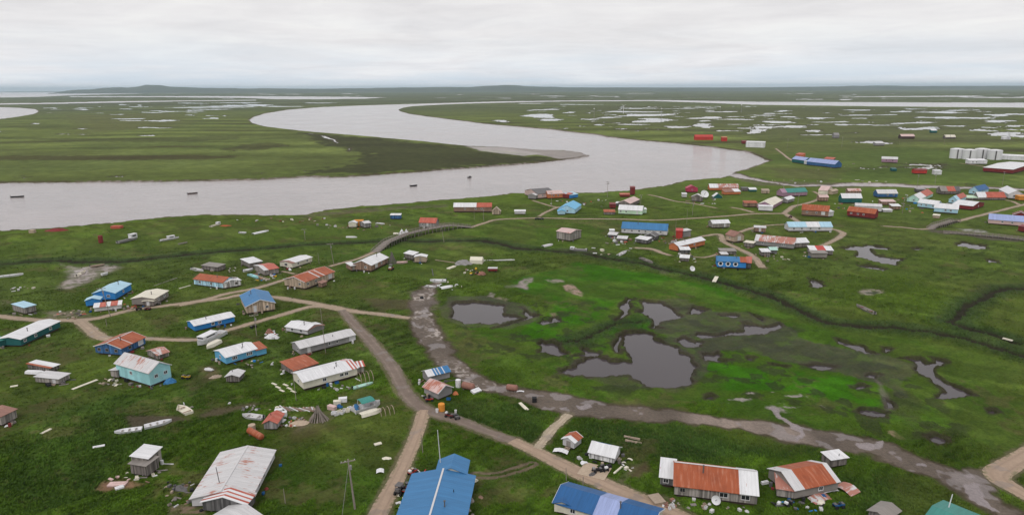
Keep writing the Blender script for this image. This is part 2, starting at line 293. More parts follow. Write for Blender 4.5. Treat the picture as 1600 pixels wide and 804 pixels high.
patch([(985,470),(1060,465),(1120,485),(1200,495),(1260,530),(1340,545),(1430,570),(1410,615),(1340,590),(1240,568),(1140,548),(1098,575),(1060,545),(1030,520),(1010,500)], MAR, .95, .7, .10, .25, 4.0)
patch([(1400,590),(1450,640),(1500,690),(1420,680),(1380,640)], MAR, .7, 2, .3, None, 2.5)
patch([(695,462),(760,462),(830,478),(850,497),(800,512),(720,514),(688,492)], MAR, .92, .7, .10, .25, 2.4)
patch([(860,585),(900,560),(950,555),(1000,595),(1100,560),(1098,600),(1060,618),(960,600)], MAR, .8, 1.0, .15, .2, 1.6)
patch([(960,515),(975,508),(1010,515),(1060,545),(1050,540)], MAR, .7, 1.5, .1)
patch([(1000,640),(1300,690),(1440,760),(1420,800),(1200,700),(1000,660),(880,660),(900,690),(1000,720),(1040,715),(1200,715),(1270,730),(1330,740),(1440,800),(1560,810),(1400,830),(1300,690)], DGR, .5, 3, 1.25)
patch([(880,655),(1040,655),(1260,700),(1320,715),(1260,720),(1180,720),(1040,712),(960,690),(900,672)], (0.036,0.070,0.018), .6, 3, 1.3)
patch([(705,625),(800,625),(880,640),(840,690),(760,668),(715,650)], (0.034,0.066,0.016), .65, 3, 1.3)
patch([(1330,735),(1420,740),(1530,800),(1450,800),(1340,800)], (0.038,0.072,0.016), .5, 4, 1.2)
patch([(0,620),(200,610),(340,620),(300,700),(180,800),(0,800)], (0.040,0.078,0.018), .5, 10, 1.2)
patch([(430,640),(600,625),(660,650),(620,720),(430,700)], (0.085,0.098,0.026), .6, 5, .3)
patch([(440,720),(520,700),(600,700),(590,790),(440,790)], (0.046,0.092,0.014), .5, 5, .5)
patch([(640,720),(880,700),(900,750),(740,800),(650,790)], (0.050,0.078,0.018), .5, 5, .6)
patch([(380,655),(560,660),(500,680),(400,680)], (0.11,0.085,0.040), .5, 2.5, .2)
patch([(500,395),(620,380),(720,392),(700,430),(560,440),(500,425)], (0.058,0.112,0.014), .6, 6, .4)
patch([(980,270),(1290,284),(1320,262),(1150,255),(1200,240),(1420,230),(1600,245),(1600,290),(1300,283)], (0.066,0.112,0.022), .5, 15, .3)
idx = np.nonzero(RGf < 420)[0]; ov = sstep(.50, .64, fbm(X[idx], Y[idx], 26, 4, 81)); paint(idx, ov * (.6 + .4 * n_d[idx]), (0.092, 0.108, 0.026), .5); tall[idx] *= 1 - .5 * ov
bn = sstep(.60, .70, fbm(X[idx], Y[idx], 12, 5, 83) * .75 + n_d[idx] * .25); paint(idx, bn, (0.105, 0.085, 0.042), .5); tall[idx] *= 1 - .6 * bn
lt = sstep(.50, .66, fbm((X[idx] + Y[idx]) * .9, (X[idx] - Y[idx]) * .28, 7, 4, 85)); C[idx] *= (1 + .34 * lt - .12)[:, None]
idx = np.nonzero(RGf < 400)[0]; sp = sstep(.52, .68, fbm(X[idx], Y[idx], 2.6, 4, 41) * .7 + n_b[idx] * .3)
paint(idx, sp * (.4 - .28 * (C[idx, 1] > 2.6 * C[idx, 0])), OLV, 1.0); sp = sstep(.55, .7, fbm(X[idx], Y[idx], 1.4, 3, 43)); paint(idx, sp * (.35 - .25 * (C[idx, 1] > 2.6 * C[idx, 0])), DGR, 1.0)
P = W2([(700,455),(860,470),(985,465),(1200,490),(1430,565),(1560,690),(1400,700),(1200,640),(900,620),(700,540)]); idx = region(P, 2); d = sdf_poly(X[idx], Y[idx], P)
w = (1 - sstep(-6, 0, d)) * sstep(.56, .63, fbm(X[idx], Y[idx], 5.5, 4, 71)); paint(idx, w, (0.060, 0.105, 0.012), .55)
w = (1 - sstep(-6, 0, d)) * sstep(.57, .62, fbm(X[idx], Y[idx], 4.0, 4, 73)); paint(idx, w, (0.036, 0.042, 0.020), .7); Z[idx] += w * .12
# peninsula
patch([(470,207),(600,217),(730,231),(850,246),(868,251),(700,263),(560,272),(470,272),(545,258),(570,240),(500,226)], (0.045,0.046,0.022), .85, 10, .5, None, 1.6)
patch([(-20,243),(180,242),(400,243),(320,250),(160,251),(-20,250)], (0.058,0.050,0.022), .75, 10, .4, None, .6)
patch([(-20,215),(200,216),(340,212),(400,216),(300,222),(100,222)], (0.06,0.065,0.026), .6, 14)
patch([(380,225),(430,222),(450,228),(400,235),(340,235)], (0.05,0.042,0.022), .6, 9)
patch([(100,180),(280,176),(300,196),(120,210)], (0.105,0.098,0.045), .5, 40)
patch([(900,165),(1600,170),(1600,225),(1200,220),(900,190)], (0.088,0.092,0.045), .55, 60)
patch([(728,229),(800,230),(905,237),(922,243),(900,248.5),(872,248),(848,243),(790,236),(740,232.5)], (0.215,0.18,0.165), .95, 3, .0, .6, .6)
patch([(735,229),(790,231),(850,240),(820,244),(750,236)], (0.36,0.32,0.31), .7, 4, .0, .6, .6)
patch([(470,340),(503,331),(560,326),(700,318),(700,323),(560,332),(505,338)], (0.13,0.10,0.085), .6, 3, .1)
patch([(1146,270),(1200,283),(1320,285),(1420,286),(1420,292),(1320,294),(1180,289),(1140,278)], (0.13,0.105,0.09), .7, 3, .1)
# mud flats, bare soil
patch([(92,413),(125,417),(165,413),(192,418),(165,428),(146,437),(112,452),(82,453),(90,443),(108,435),(114,425)], (0.26,0.205,0.195), .9, 2.4, .0, .8, .8)
patch([(110,418),(150,417),(130,432),(112,432)], (0.34,0.29,0.29), .8, 2, .0, .9)
patch([(0,468),(20,466),(28,472),(0,476)], MUD, .6, 2, .1)
patch([(60,485),(130,485),(150,495),(70,500)], (0.22,0.175,0.15), .65, 2, .1)
patch([(330,640),(380,630),(430,628),(370,640),(320,652),(300,650)], (0.10,0.070,0.055), .75, 1.6, .1)
patch([(455,660),(505,640),(545,640),(510,668),(460,675)], (0.15,0.115,0.085), .7, 1.5, .1)
patch([(148,765),(160,752),(205,748),(232,755),(205,764),(160,768)], (0.26,0.15,0.10), .85, .8, .0)
patch([(265,790),(290,786),(325,790),(325,806),(268,806)], (0.24,0.17,0.13), .85, .8, .0)
patch([(305,570),(335,570),(350,590),(320,596)], (0.17,0.12,0.08), .5, 1.2, .2)
patch([(285,600),(330,575),(340,580),(300,612)], (0.13,0.10,0.06), .45, 1.5, .2)
patch([(200,650),(262,648),(300,655),(250,664),(205,668)], (0.085,0.062,0.05), .8, 1.0, .1)
patch([(985,730),(1010,722),(1022,738),(1000,750),(985,745)], (0.10,0.065,0.045), .75, 1.2, .1)
patch([(1020,770),(1060,775),(1080,800),(1040,800)], (0.15,0.11,0.085), .7, 1.0, .1)
patch([(960,752),(990,722),(1000,725),(975,758)], (0.16,0.13,0.09), .6, .8, .2)
patch([(560,465),(640,468),(660,480),(600,482)], (0.10,0.075,0.05), .6, 2.5, .2)
patch([(640,455),(680,452),(690,470),(660,500),(640,490)], (0.14,0.10,0.085), .75, 1.8, .1, .5)
patch([(812,440),(820,435),(832,433),(834,439),(824,445),(824,451),(812,448)], (0.28,0.22,0.22), .9, .7, .0, .5, 1.5)
patch([(790,446),(812,444),(812,447),(790,449)], (0.22,0.18,0.17), .8, .5, .0, .5, 1.5)
patch([(765,456),(775,458),(770,464),(764,462)], (0.26,0.21,0.20), .8, .6, .0, .5, 1.5)
patch([(780,463),(800,466),(790,470),(772,466)], (0.24,0.19,0.15), .8, 1.0, .0, .4)
patch([(850,437),(878,436),(884,441),(862,442)], (0.28,0.23,0.20), .8, .8, .0, .4, 2)
patch([(880,446),(892,445),(910,456),(918,463),(908,468),(894,459)], (0.36,0.24,0.20), .85, .8, .0, .4, 2)
patch([(858,489),(870,488),(872,497),(862,497)], (0.24,0.17,0.13), .7, .8, .1)
patch([(1130,628),(1140,618),(1160,609),(1180,606),(1172,618),(1150,628),(1138,632)], (0.27,0.235,0.22), .9, .6, .1, .6, 3)
patch([(1178,607),(1210,607),(1240,612),(1270,622),(1300,640),(1290,641),(1262,628),(1235,618),(1200,612)], (0.27,0.235,0.22), .9, .5, .1, .6, 3)
patch([(1205,636),(1220,630),(1255,624),(1258,632),(1225,640)], (0.25,0.22,0.205), .8, .6, .1, .6, 3)
patch([(1385,671),(1397,672),(1414,684),(1405,686),(1388,678)], (0.26,0.19,0.13), .8, .6, .1)
patch([(1366,590),(1380,600),(1396,640),(1386,640),(1372,612)], (0.12,0.10,0.08), .7, .8, .1, .4)
patch([(1340,455),(1352,451),(1378,453),(1381,459),(1362,463),(1342,460)], (0.26,0.21,0.18), .85, 1.0, .1, .5, 1.5)
patch([(1349,456),(1372,455),(1371,460),(1352,460)], (0.03,0.04,0.02), .9, .8, .1)
patch([(870,388),(930,392),(930,402),(878,396)], (0.13,0.10,0.08), .6, 2, .1)
patch([(1000,410),(1030,415),(1055,432),(1030,428)], (0.15,0.12,0.10), .7, 1.5, .1)
patch([(1440,357),(1500,362),(1600,374),(1600,380),(1480,366)], (0.085,0.062,0.055), .8, 3, .1, .3)
patch([(1495,357),(1530,358),(1545,363),(1500,363)], (0.22,0.20,0.20), .8, 2, .1, .8)
patch([(1050,360),(1080,364),(1080,378),(1040,380)], (0.12,0.08,0.06), .4, 4, .2)
patch([(1200,262),(1320,268),(1310,282),(1210,278)], (0.10,0.085,0.05), .4, 8, .2)
# road verges and muddy track
halo = [(mudtrack,1.6,(0.085,0.062,0.05),.85),(mudbranch,.8,(0.085,0.062,0.05),.7)]
for pl, ex, col, am in halo:
    P = W2([(a, b) for a, b, c in pl]); idx = region(P, 14)
    d = dist_line(wx[idx], wy[idx], P, [c for a, b, c in pl])
    w = 1 - sstep(0, ex, d); paint(idx, w, col, am); tall[idx] *= (1 - w); flat[idx] = np.maximum(flat[idx], 1 - sstep(.3, 3, d))
    w = 1 - sstep(-.6, .3, d + (n_d[idx] - .5) * 1.2); paint(idx, w, (0.118,0.092,0.074), .9); wet_a[idx] = np.maximum(wet_a[idx], w * .35)
    st = sstep(.55, .60, fbm(X[idx], Y[idx] , .9, 2, 31)) * sstep(.45, .6, n_b[idx] * .5 + n_a[idx] * .5)
    paint(idx, w * st * (1 - sstep(-8, 4, X[idx])), (0.42, 0.37, 0.34), .8); paint(idx, w * sstep(35, 42, X[idx]) * (1 - sstep(58, 64, X[idx])), (0.30, 0.24, 0.205), .6)
    pu = sstep(.60, .64, fbm(X[idx], Y[idx], 4, 3, 33)) * w; paint(idx, pu, (0.16, 0.13, 0.125), .7); wet_a[idx] = np.maximum(wet_a[idx], pu * .9)
for key, lst in roads.items():
    for tone, pl in lst:
        P = W2([(a, b) for a, b, c in pl]); idx = region(P, 10)
        if len(idx) == 0: continue
        d = dist_line(X[idx], Y[idx], P, [c * .88 for a, b, c in pl])
        w = 1 - sstep(.1, .9, d + (n_d[idx] - .5) * 1.2); paint(idx, w, (0.15, 0.125, 0.08), .7)
        tall[idx] *= sstep(.2, .8, d); flat[idx] = np.maximum(flat[idx], 1 - sstep(.4, 2.4, d))
P = W2([(a, b) for a, b, c in mudlane]); idx = region(P, 8)
d0 = dist_line(X[idx], Y[idx], P, [0] * len(P)); w = 1 - sstep(.25, .6, np.abs(d0 - .75) + (n_d[idx] - .5) * .3); paint(idx, w, (0.16, 0.12, 0.09), .85); tall[idx] *= (1 - w)
# puddles
def puddle(pxs, col=(0.20, 0.165, 0.165)):
    P = W2(pxs); idx = region(P, 4); d = sdf_poly(wx[idx], wy[idx], P); w = 1 - sstep(-.25, .05, d)
    C[idx] = C[idx] * (1 - w[:, None]) + np.array(col) * w[:, None]; wet_a[idx] = np.maximum(wet_a[idx], w); tall[idx] *= (1 - w); flat[idx] = np.maximum(flat[idx], w)
puddle([(1333,690),(1360,693),(1378,686),(1381,704),(1360,709),(1336,701)])
puddle([(1498,755),(1512,753),(1524,756),(1523,765),(1528,774),(1542,788),(1566,800),(1545,801),(1520,784),(1502,770)])
puddle([(1498,739),(1512,737),(1519,743),(1506,747)]); puddle([(1430,722),(1444,722),(1440,728),(1430,727)])
puddle([(1213,640),(1218,640),(1224,652),(1245,662),(1260,669),(1256,677),(1243,690),(1241,684),(1248,674),(1236,664),(1216,654)])
puddle([(905,632),(925,630),(928,636),(908,637)]); puddle([(880,638),(898,637),(893,642),(884,641)])
puddle([(826,695),(840,697),(842,703),(830,700)])
# creeks
for pl, wd in creeks:
    P = W2(pl); idx = region(P, 20); d = dist_line(wx[idx], wy[idx], P, [wd] * len(P))
    w = 1 - sstep(0, 7, d); paint(idx, w, (0.036, 0.060, 0.024), .75); tall[idx] = tall[idx] * (1 - w) + 1.1 * w
    w = 1 - sstep(-.5, .5, d); paint(idx, w, (0.030, 0.026, 0.018), .95); tall[idx] *= (1 - w)
    Z[idx] = Z[idx] * (1 - w) - .50 * w
    Z[idx] += .35 * np.exp(-((d - 2.5) / 2.2) ** 2)
P = W2(slough_pts); idx = region(P, 20); d = dist_line(wx[idx], wy[idx], P, slough_w)
w = 1 - sstep(0, 2.5, d); paint(idx, w, (0.09, 0.07, 0.05), .9); w = 1 - sstep(-1.5, 0, d); paint(idx, w, (0.30, 0.25, 0.25), .95); wet_a[idx] = np.maximum(wet_a[idx], w * .9); tall[idx] *= (1 - w)
Z[idx] = Z[idx] * (1 - w) - .5 * w
Z *= (1 - flat); Z[flat > 0] -= 0.0
# water bodies cut into the sheet
def basin(P, wamp, level, depth, bank, rimcol, rim):
    idx = region(P, 30 + wamp * 8)
    if len(idx) == 0: return
    d = sdf_poly(X[idx] + (wx[idx] - X[idx]) * wamp, Y[idx] + (wy[idx] - Y[idx]) * wamp, P)
    w = 1 - sstep(rim * .3, rim, d + (n_d[idx] - .5) * rim * .5); paint(idx, w, rimcol, .8)
    t = 1 - sstep(-bank, 0.15 * bank, d); Z[idx] = Z[idx] * (1 - t) + (-depth) * t
    tall[idx] *= sstep(0, 1.0, d)
for pl, amp in ponds: basin(W2(pl, POND_Z), amp * 1.1, POND_Z, 1.1, 0.38, (0.045, 0.036, 0.026), 1.3)
for pl, amp in sidepond: basin(W2(pl, POND_Z), amp, POND_Z, 1.0, 1.5, (0.06, 0.05, 0.035), 3)
rng = np.random.RandomState(5)
def blob(cx, cy, w, h):
    k = 14; a0 = rng.rand() * 6; out = []
    for i in range(k):
        a = 2 * math.pi * i / k; r = 1 + .30 * math.sin(2 * a + a0) + .22 * math.sin(3 * a + 2 * a0) + .16 * rng.randn() * .7
        out.append((cx + .5 * w * r * math.cos(a), cy + .5 * h * r * math.sin(a)))
    return out
allwet = list(wet)
WR = [(p[0], p[1]) for p in wet_right]
def inpoly(x, y, P):
    c = False
    for i in range(len(P)):
        x1, y1 = P[i]; x2, y2 = P[(i + 1) % len(P)]
        if (y1 > y) != (y2 > y) and x < (x2 - x1) * (y - y1) / (y2 - y1) + x1: c = not c
    return c
for i in range(150):
    y = 166 + 40 * rng.rand() ** 1.6; x = 820 + 800 * rng.rand()
    if not inpoly(x, y, WR): continue
    s = (y - 150) / 40.0; allwet.append((x, y, (8 + 26 * rng.rand() ** 2) * s + 4, (.35 + 1.0 * rng.rand() ** 1.5) * s + .25))
for i in range(46):      # small ragged pools round the marsh ponds
    x = 700 + 820 * rng.rand(); y = 440 + 230 * rng.rand()
    if not inpoly(x, y, [(860,470),(1000,462),(1200,490),(1430,565),(1560,690),(1420,690),(1330,600),(1240,572),(1060,560),(960,610),(860,600),(840,530)]): continue
    s = (y - 100) / 400; w_ = (10 + 30 * rng.rand() ** 2) * s; P = W2(blob(x, y, w_, w_ * .30), POND_Z); basin(P, 1.3, POND_Z, 1.0, .3, (0.05, 0.042, 0.03), 1.0)
for i in range(50):
    y = 146 + 10 * rng.rand(); x = 250 + 1360 * rng.rand(); allwet.append((x, y, 14 + 60 * rng.rand() ** 2, .35 + .5 * rng.rand()))
for i in range(26):
    y = 163 + 14 * rng.rand(); x = 60 + 330 * rng.rand(); allwet.append((x, y, 8 + 26 * rng.rand() ** 2, .4 + .9 * rng.rand()))
for (cx_, cy_, w_, h_) in allwet:
    h_ *= .95
    P = W2(blob(cx_, cy_, w_, h_), POND_Z); sc_ = max(1.0, (170 - 137) / max(2.0, cy_ - 137)) if cy_ < 170 else 1.0
    basin(P, 2.5 + 4 * sc_, POND_Z, 1.15, 1.0 * sc_, (0.07, 0.065, 0.04), 3)
for pl in (river, arm, sea, streakA, streakB):
    P = W2(pl, RIVER_Z); basin(P, 1.6, RIVER_Z, 1.7, 2.2, (0.085, 0.068, 0.045), 3.4)
    idx = region(P, 20); d = sdf_poly(wx[idx], wy[idx], P); w = (1 - sstep(.2, 1.6, d)) * sstep(.42, .56, n_b[idx]); paint(idx, w, (0.24, 0.205, 0.19), .8)
Z[RGf < 80] = 0
tall = np.clip(tall, 0, 1.6)

def grid_mesh(name, X, Y, Z, nr, nt, wrap=True):
    me = bpy.data.meshes.new(name); n = nr * nt
    co = np.empty(n * 3, np.float32); co[0::3] = X; co[1::3] = Y; co[2::3] = Z
    me.vertices.add(n); me.vertices.foreach_set('co', co)
    r = np.arange(nr - 1)[:, None]; t = np.arange(nt if wrap else nt - 1)[None, :]; t2 = (t + 1) % nt
    q = np.stack([r * nt + t, (r + 1) * nt + t, (r + 1) * nt + t2, r * nt + t2], -1).reshape(-1, 4)
    q = q[:, ::-1]
    me.loops.add(q.size); me.loops.foreach_set('vertex_index', q.ravel().astype(np.int32))
    me.polygons.add(len(q)); me.polygons.foreach_set('loop_start', (np.arange(len(q)) * 4).astype(np.int32))
    me.polygons.foreach_set('use_smooth', np.ones(len(q), bool))
    me.update(calc_edges=True); return me
# keep ground grid origin tiny hole closed
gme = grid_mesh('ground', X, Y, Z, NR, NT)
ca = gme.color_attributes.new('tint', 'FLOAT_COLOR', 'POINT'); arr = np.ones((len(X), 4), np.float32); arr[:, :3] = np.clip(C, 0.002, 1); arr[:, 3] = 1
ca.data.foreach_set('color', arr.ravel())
wa = gme.attributes.new('wet', 'FLOAT', 'POINT'); wa.data.foreach_set('value', np.clip(wet_a, 0, 1).astype(np.float32))
def link(name, me, mat=None, parent=None):
    o = bpy.data.objects.new(name, me); COL.objects.link(o)
    if mat is not None and len(me.materials) == 0: me.materials.append(mat)
    if parent is not None: o.parent = parent
    return o
def tag(o, label=None, cat=None, group=None, kind=None):
    if label: o['label'] = label
    if cat: o['category'] = cat
    if group: o['group'] = group
    if kind: o['kind'] = kind
    return o
def mat_new(name):
    m = bpy.data.materials.new(name); m.use_nodes = True; nt = m.node_tree
    b = nt.nodes['Principled BSDF']; b.inputs['Specular IOR Level'].default_value = 0.25
    return m, nt, b
gm, nt, b = mat_new('ground_grass')
at = N(nt, 'ShaderNodeAttribute', attribute_name='tint'); aw = N(nt, 'ShaderNodeAttribute', attribute_name='wet')
tc = N(nt, 'ShaderNodeTexCoord')
fa = noise(nt, tc.outputs['Object'], 1.5, 6, 0.72); fb = noise(nt, tc.outputs['Object'], 0.16, 4, 0.6)
v = mth(nt, 'MULTIPLY', mth(nt, 'MULTIPLY_ADD', fa, 1.5, 0.25), mth(nt, 'MULTIPLY_ADD', fb, 0.8, 0.6))
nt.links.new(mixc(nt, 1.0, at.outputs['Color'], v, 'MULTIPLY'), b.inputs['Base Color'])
nt.links.new(mth(nt, 'MULTIPLY_ADD', aw.outputs['Fac'], -0.68, 0.9), b.inputs['Roughness'])
nt.links.new(mth(nt, 'MULTIPLY_ADD', aw.outputs['Fac'], .42, .04), b.inputs['Specular IOR Level'])
bp = N(nt, 'ShaderNodeBump'); bp.inputs['Distance'].default_value = 0.5
nt.links.new(mth(nt, 'MULTIPLY_ADD', aw.outputs['Fac'], -0.8, 0.85), bp.inputs['Strength'])
nt.links.new(fa, bp.inputs['Height']); nt.links.new(bp.outputs[0], b.inputs['Normal'])
go = link('ground', gme, gm); tag(go, kind='structure')

def GZ(x, y):
    r = math.hypot(x, y); ir = int(np.searchsorted(RR, r))
    it = min(max(int(round((math.degrees(math.atan2(x, y)) + 45) / .078)), 0), len(th_f) - 1); return float(Z[min(ir, NR - 1) * NT + it])
# ---------------------------------------------------------------- water
def water_mat(name, base, rough, bscale, bstr, vary=0.0):
    m, nt, b = mat_new(name); tc = N(nt, 'ShaderNodeTexCoord')
    mp = N(nt, 'ShaderNodeMapping'); mp.inputs['Scale'].default_value = (1, 1, 1); nt.links.new(tc.outputs['Object'], mp.inputs[0])
    f = noise(nt, mp.outputs[0], bscale, 4, 0.6); g = noise(nt, mp.outputs[0], 0.012, 4, 0.6, 0.6); h = noise(nt, mp.outputs[0], 0.06, 3, 0.5, 0.3)
    s = mth(nt, 'MULTIPLY_ADD', mth(nt, 'ADD', g, mth(nt, 'MULTIPLY', h, .5)), vary, 1 - vary * .75)
    nt.links.new(mixc(nt, 1.0, (*base, 1), s, 'MULTIPLY'), b.inputs['Base Color'])
    nt.links.new(mth(nt, 'MULTIPLY_ADD', g, .12, rough - .06), b.inputs['Roughness']); b.inputs['Specular IOR Level'].default_value = 0.5; b.inputs['IOR'].default_value = 1.33
    big = N(nt, 'ShaderNodeMapping'); big.inputs['Scale'].default_value = (.05, .14, 1); nt.links.new(tc.outputs['Object'], big.inputs[0]); fb_ = noise(nt, big.outputs[0], 1.0, 5, .65, .4)
    f = mth(nt, 'ADD', f, mth(nt, 'MULTIPLY', fb_, 3.5 if bstr > .2 else 0.0))
    bp = N(nt, 'ShaderNodeBump'); bp.inputs['Distance'].default_value = 0.12; bp.inputs['Strength'].default_value = bstr
    nt.links.new(f, bp.inputs['Height']); nt.links.new(bp.outputs[0], b.inputs['Normal']); return m
m_river = water_mat('river_water', (0.29, 0.255, 0.25), 0.15, 0.40, 1.0, 0.6)
m_pond = water_mat('pond_water', (0.058, 0.048, 0.052), 0.05, 1.2, 0.04)
m_wet = water_mat('wetland_water', (0.16, 0.14, 0.13), 0.08, 0.5, 0.05)
def sheet(name, pts, z, mat):
    me = bpy.data.meshes.new(name); me.from_pydata([(x, y, z) for x, y in pts], [], [list(range(len(pts)))])
    from mathutils.geometry import tessellate_polygon
    tri = tessellate_polygon([[Vector((x, y, 0)) for x, y in pts]])
    me = bpy.data.meshes.new(name); me.from_pydata([(x, y, z) for x, y in pts], [], [t if (lambda a, b, c: (b[0]-a[0])*(c[1]-a[1])-(b[1]-a[1])*(c[0]-a[0]))(pts[t[0]], pts[t[1]], pts[t[2]]) > 0 else (t[0], t[2], t[1]) for t in tri])
    o = link(name, me, mat); tag(o, kind='structure'); return o
ys = [150, 400, 900, 2000, 5000, 12000, 30000, 60000]
vs = []; fs = []
for i, yy in enumerate(ys): vs += [(-yy * 1.2 - 300, yy, RIVER_Z), (yy * 1.2 + 300, yy, RIVER_Z)]
for i in range(len(ys) - 1): fs.append((2*i, 2*i+1, 2*i+3, 2*i+2))
me = bpy.data.meshes.new('river'); me.from_pydata(vs, [], fs); tag(link('river', me, m_river), kind='structure')
sheet('pond', W2(marsh_near), POND_Z, m_pond)
sheet('wetland_ponds', W2(wet_right), POND_Z, m_wet)
sheet('meadow_ponds', W2(wet_left), POND_Z, m_wet)

# ---------------------------------------------------------------- hills on the horizon
def hills(name, prof, dist, depth):
    xs = np.linspace(prof[0][0], prof[-1][0], 220); hv = np.interp(xs, [p[0] for p in prof], [p[1] for p in prof])
    hv = hv + (fbm(xs, xs * 0, 18, 3, 55) - .5) * 0.9 * np.clip(hv, 0, 2)
    vs = []; rows = 9
    for j in range(rows):
        t = j / (rows - 1) * 2 - 1; s = math.cos(t * math.pi / 2) ** 1.2
        for i, x in enumerate(xs):
            Y_ = dist + t * depth; X_ = (x - 800) / (FPX * CP + 264 * SP) * Y_
            top = max(0, (CAMH + 1.3 * hv[i] * dist / 1130.0) if hv[i] > -7 else 0)
            vs.append((X_, Y_, top * s - 1))
    fs = [(j * 220 + i, j * 220 + i + 1, (j + 1) * 220 + i + 1, (j + 1) * 220 + i) for j in range(rows - 1) for i in range(219)]
    me = bpy.data.meshes.new(name); me.from_pydata(vs, [], fs); me.polygons.foreach_set('use_smooth', [True] * len(fs))
    m, nt, b = mat_new(name); tc = N(nt, 'ShaderNodeTexCoord'); f = noise(nt, tc.outputs['Object'], 0.0015, 5, .6)
    nt.links.new(ramp(nt, f, [(0.3, (0.035, 0.05, 0.028)), (0.7, (0.075, 0.085, 0.05))]), b.inputs['Base Color']); b.inputs['Roughness'].default_value = .95
    tag(link(name, me, m), kind='structure')
hills('hills', [(60,-6),(110,0),(150,1.6),(190,3.4),(215,3.6),(232,6.6),(252,5.6),(266,3.4),(300,2.4),(400,1.2),(520,.6),(640,1.4),(740,2),(775,3.6),(792,4.2),(812,3.4),(845,1.6),(900,.8),(1000,.3),(1150,-.3),(1290,0.4),(1370,1.5),(1450,.5),(1600,.3),(1750,-3)], 17000, 2200)

# ---------------------------------------------------------------- tracks
def path_ribbon(name, pl, z, mat, edge=0.18, seed=0, kind='structure'):
    pts = [Vector((*W2([(a, b)])[0], c * .88)) for a, b, c in pl]
    # Catmull-Rom resample
    P = [pts[0] * 2 - pts[1]] + pts + [pts[-1] * 2 - pts[-2]]; out = []
    for i in range(1, len(P) - 2):
        L = (P[i + 1].xy - P[i].xy).length; n = max(2, int(L / 0.7))
        if n > 160: n = 160
        for k in range(n):
            t = k / n; a, b_, c, d = P[i - 1], P[i], P[i + 1], P[i + 2]
            out.append(0.5 * ((2 * b_) + (c - a) * t + (2 * a - 5 * b_ + 4 * c - d) * t * t + (3 * b_ - a - 3 * c + d) * t ** 3))
    out.append(P[-2]); rnd = random.Random(seed); vs = []; ac = []; s = 0; el = er = 0
    for i, p in enumerate(out):
        q = out[min(i + 1, len(out) - 1)].xy - out[max(i - 1, 0)].xy; q.normalize(); nrm = Vector((-q.y, q.x))
        el = el * .7 + rnd.uniform(-edge, edge); er = er * .7 + rnd.uniform(-edge, edge); w = p.z * .5
        for k, o_ in enumerate((-1, -.5, 0, .5, 1)):
            r = w * o_ + (el if k == 0 else er if k == 4 else 0); q2 = p.xy + nrm * r
            vs.append((q2.x, q2.y, z if 0 < k < 4 else z - .035)); ac.append(o_)
    fs = [(i * 5 + k, i * 5 + k + 1, i * 5 + k + 6, i * 5 + k + 5) for i in range(len(out) - 1) for k in range(4)]
    fs = [tuple(reversed(f)) for f in fs]
    me = bpy.data.meshes.new(name); me.from_pydata(vs, [], fs); me.update()
    if me.polygons[0].normal.z < 0: me.flip_normals()
    aa = me.attributes.new('across', 'FLOAT', 'POINT'); aa.data.foreach_set('value', ac)
    o = link(name, me, mat); tag(o, kind=kind); return o
def road_mat(name, base, rut, vary=.35, edge=True):
    m, nt, b = mat_new(name); tc = N(nt, 'ShaderNodeTexCoord'); at = N(nt, 'ShaderNodeAttribute', attribute_name='across')
    f = noise(nt, tc.outputs['Object'], .35, 5, .65); g = noise(nt, tc.outputs['Object'], 2.2, 3, .6)
    r = mth(nt, 'ABSOLUTE', mth(nt, 'SUBTRACT', mth(nt, 'ABSOLUTE', at.outputs['Fac']), .45))
    rr = mth(nt, 'MULTIPLY', ramp(nt, r, [(0.0, (1,)*3), (.22, (0,)*3)]), ramp(nt, f, [(.35, (0.1,)*3), (.6, (.75,)*3)]))
    c1 = mixc(nt, rr, base, rut)
    s = mth(nt, 'MULTIPLY', mth(nt, 'MULTIPLY_ADD', f, vary * 2, 1 - vary), mth(nt, 'MULTIPLY_ADD', g, .3, .85))
    ed = mth(nt, 'MULTIPLY', ramp(nt, mth(nt, 'ABSOLUTE', at.outputs['Fac']), [(.55, (0,)*3), (1.0, (1,)*3)]), ramp(nt, noise(nt, tc.outputs['Object'], 1.1, 4, .7), [(.46, (0,)*3), (.56, (1,)*3)]))
    c2 = mixc(nt, 1.0, c1, s, 'MULTIPLY'); c2 = mixc(nt, mth(nt, 'MULTIPLY', ed, .85 if edge else .35), c2, (.075, .095, .026)); pd = ramp(nt, noise(nt, tc.outputs['Object'], .22, 3, .5), [(.60, (0,)*3), (.64, (1,)*3)])
    c2 = mixc(nt, mth(nt, 'MULTIPLY', pd, .4), c2, (.14, .115, .105))
    nt.links.new(c2, b.inputs['Base Color']); nt.links.new(mth(nt, 'MULTIPLY_ADD', pd, -.45, .85), b.inputs['Roughness'])
    return m
m_tan = road_mat('track_gravel', (0.34, 0.262, 0.195), (0.21, 0.16, 0.12), .5)
m_mauve = road_mat('track_grey', (0.175, 0.135, 0.112), (0.235, 0.185, 0.15), .35)
m_plank = road_mat('track_tan', (0.345, 0.255, 0.19), (0.225, 0.162, 0.12), .3)
m_pale = road_mat('track_pale', (0.40, 0.33, 0.25), (0.22, 0.17, 0.12), .4)
for i, (tone, pl) in enumerate(roads['village_track']):
    path_ribbon('dirt_road' if tone in (2, 3) else 'footpath', pl, 0.05 + 0.004 * (i % 14), {1: m_tan, 2: m_mauve, 3: m_plank, 4: m_pale}[tone], .07 if tone == 3 else .2, i)

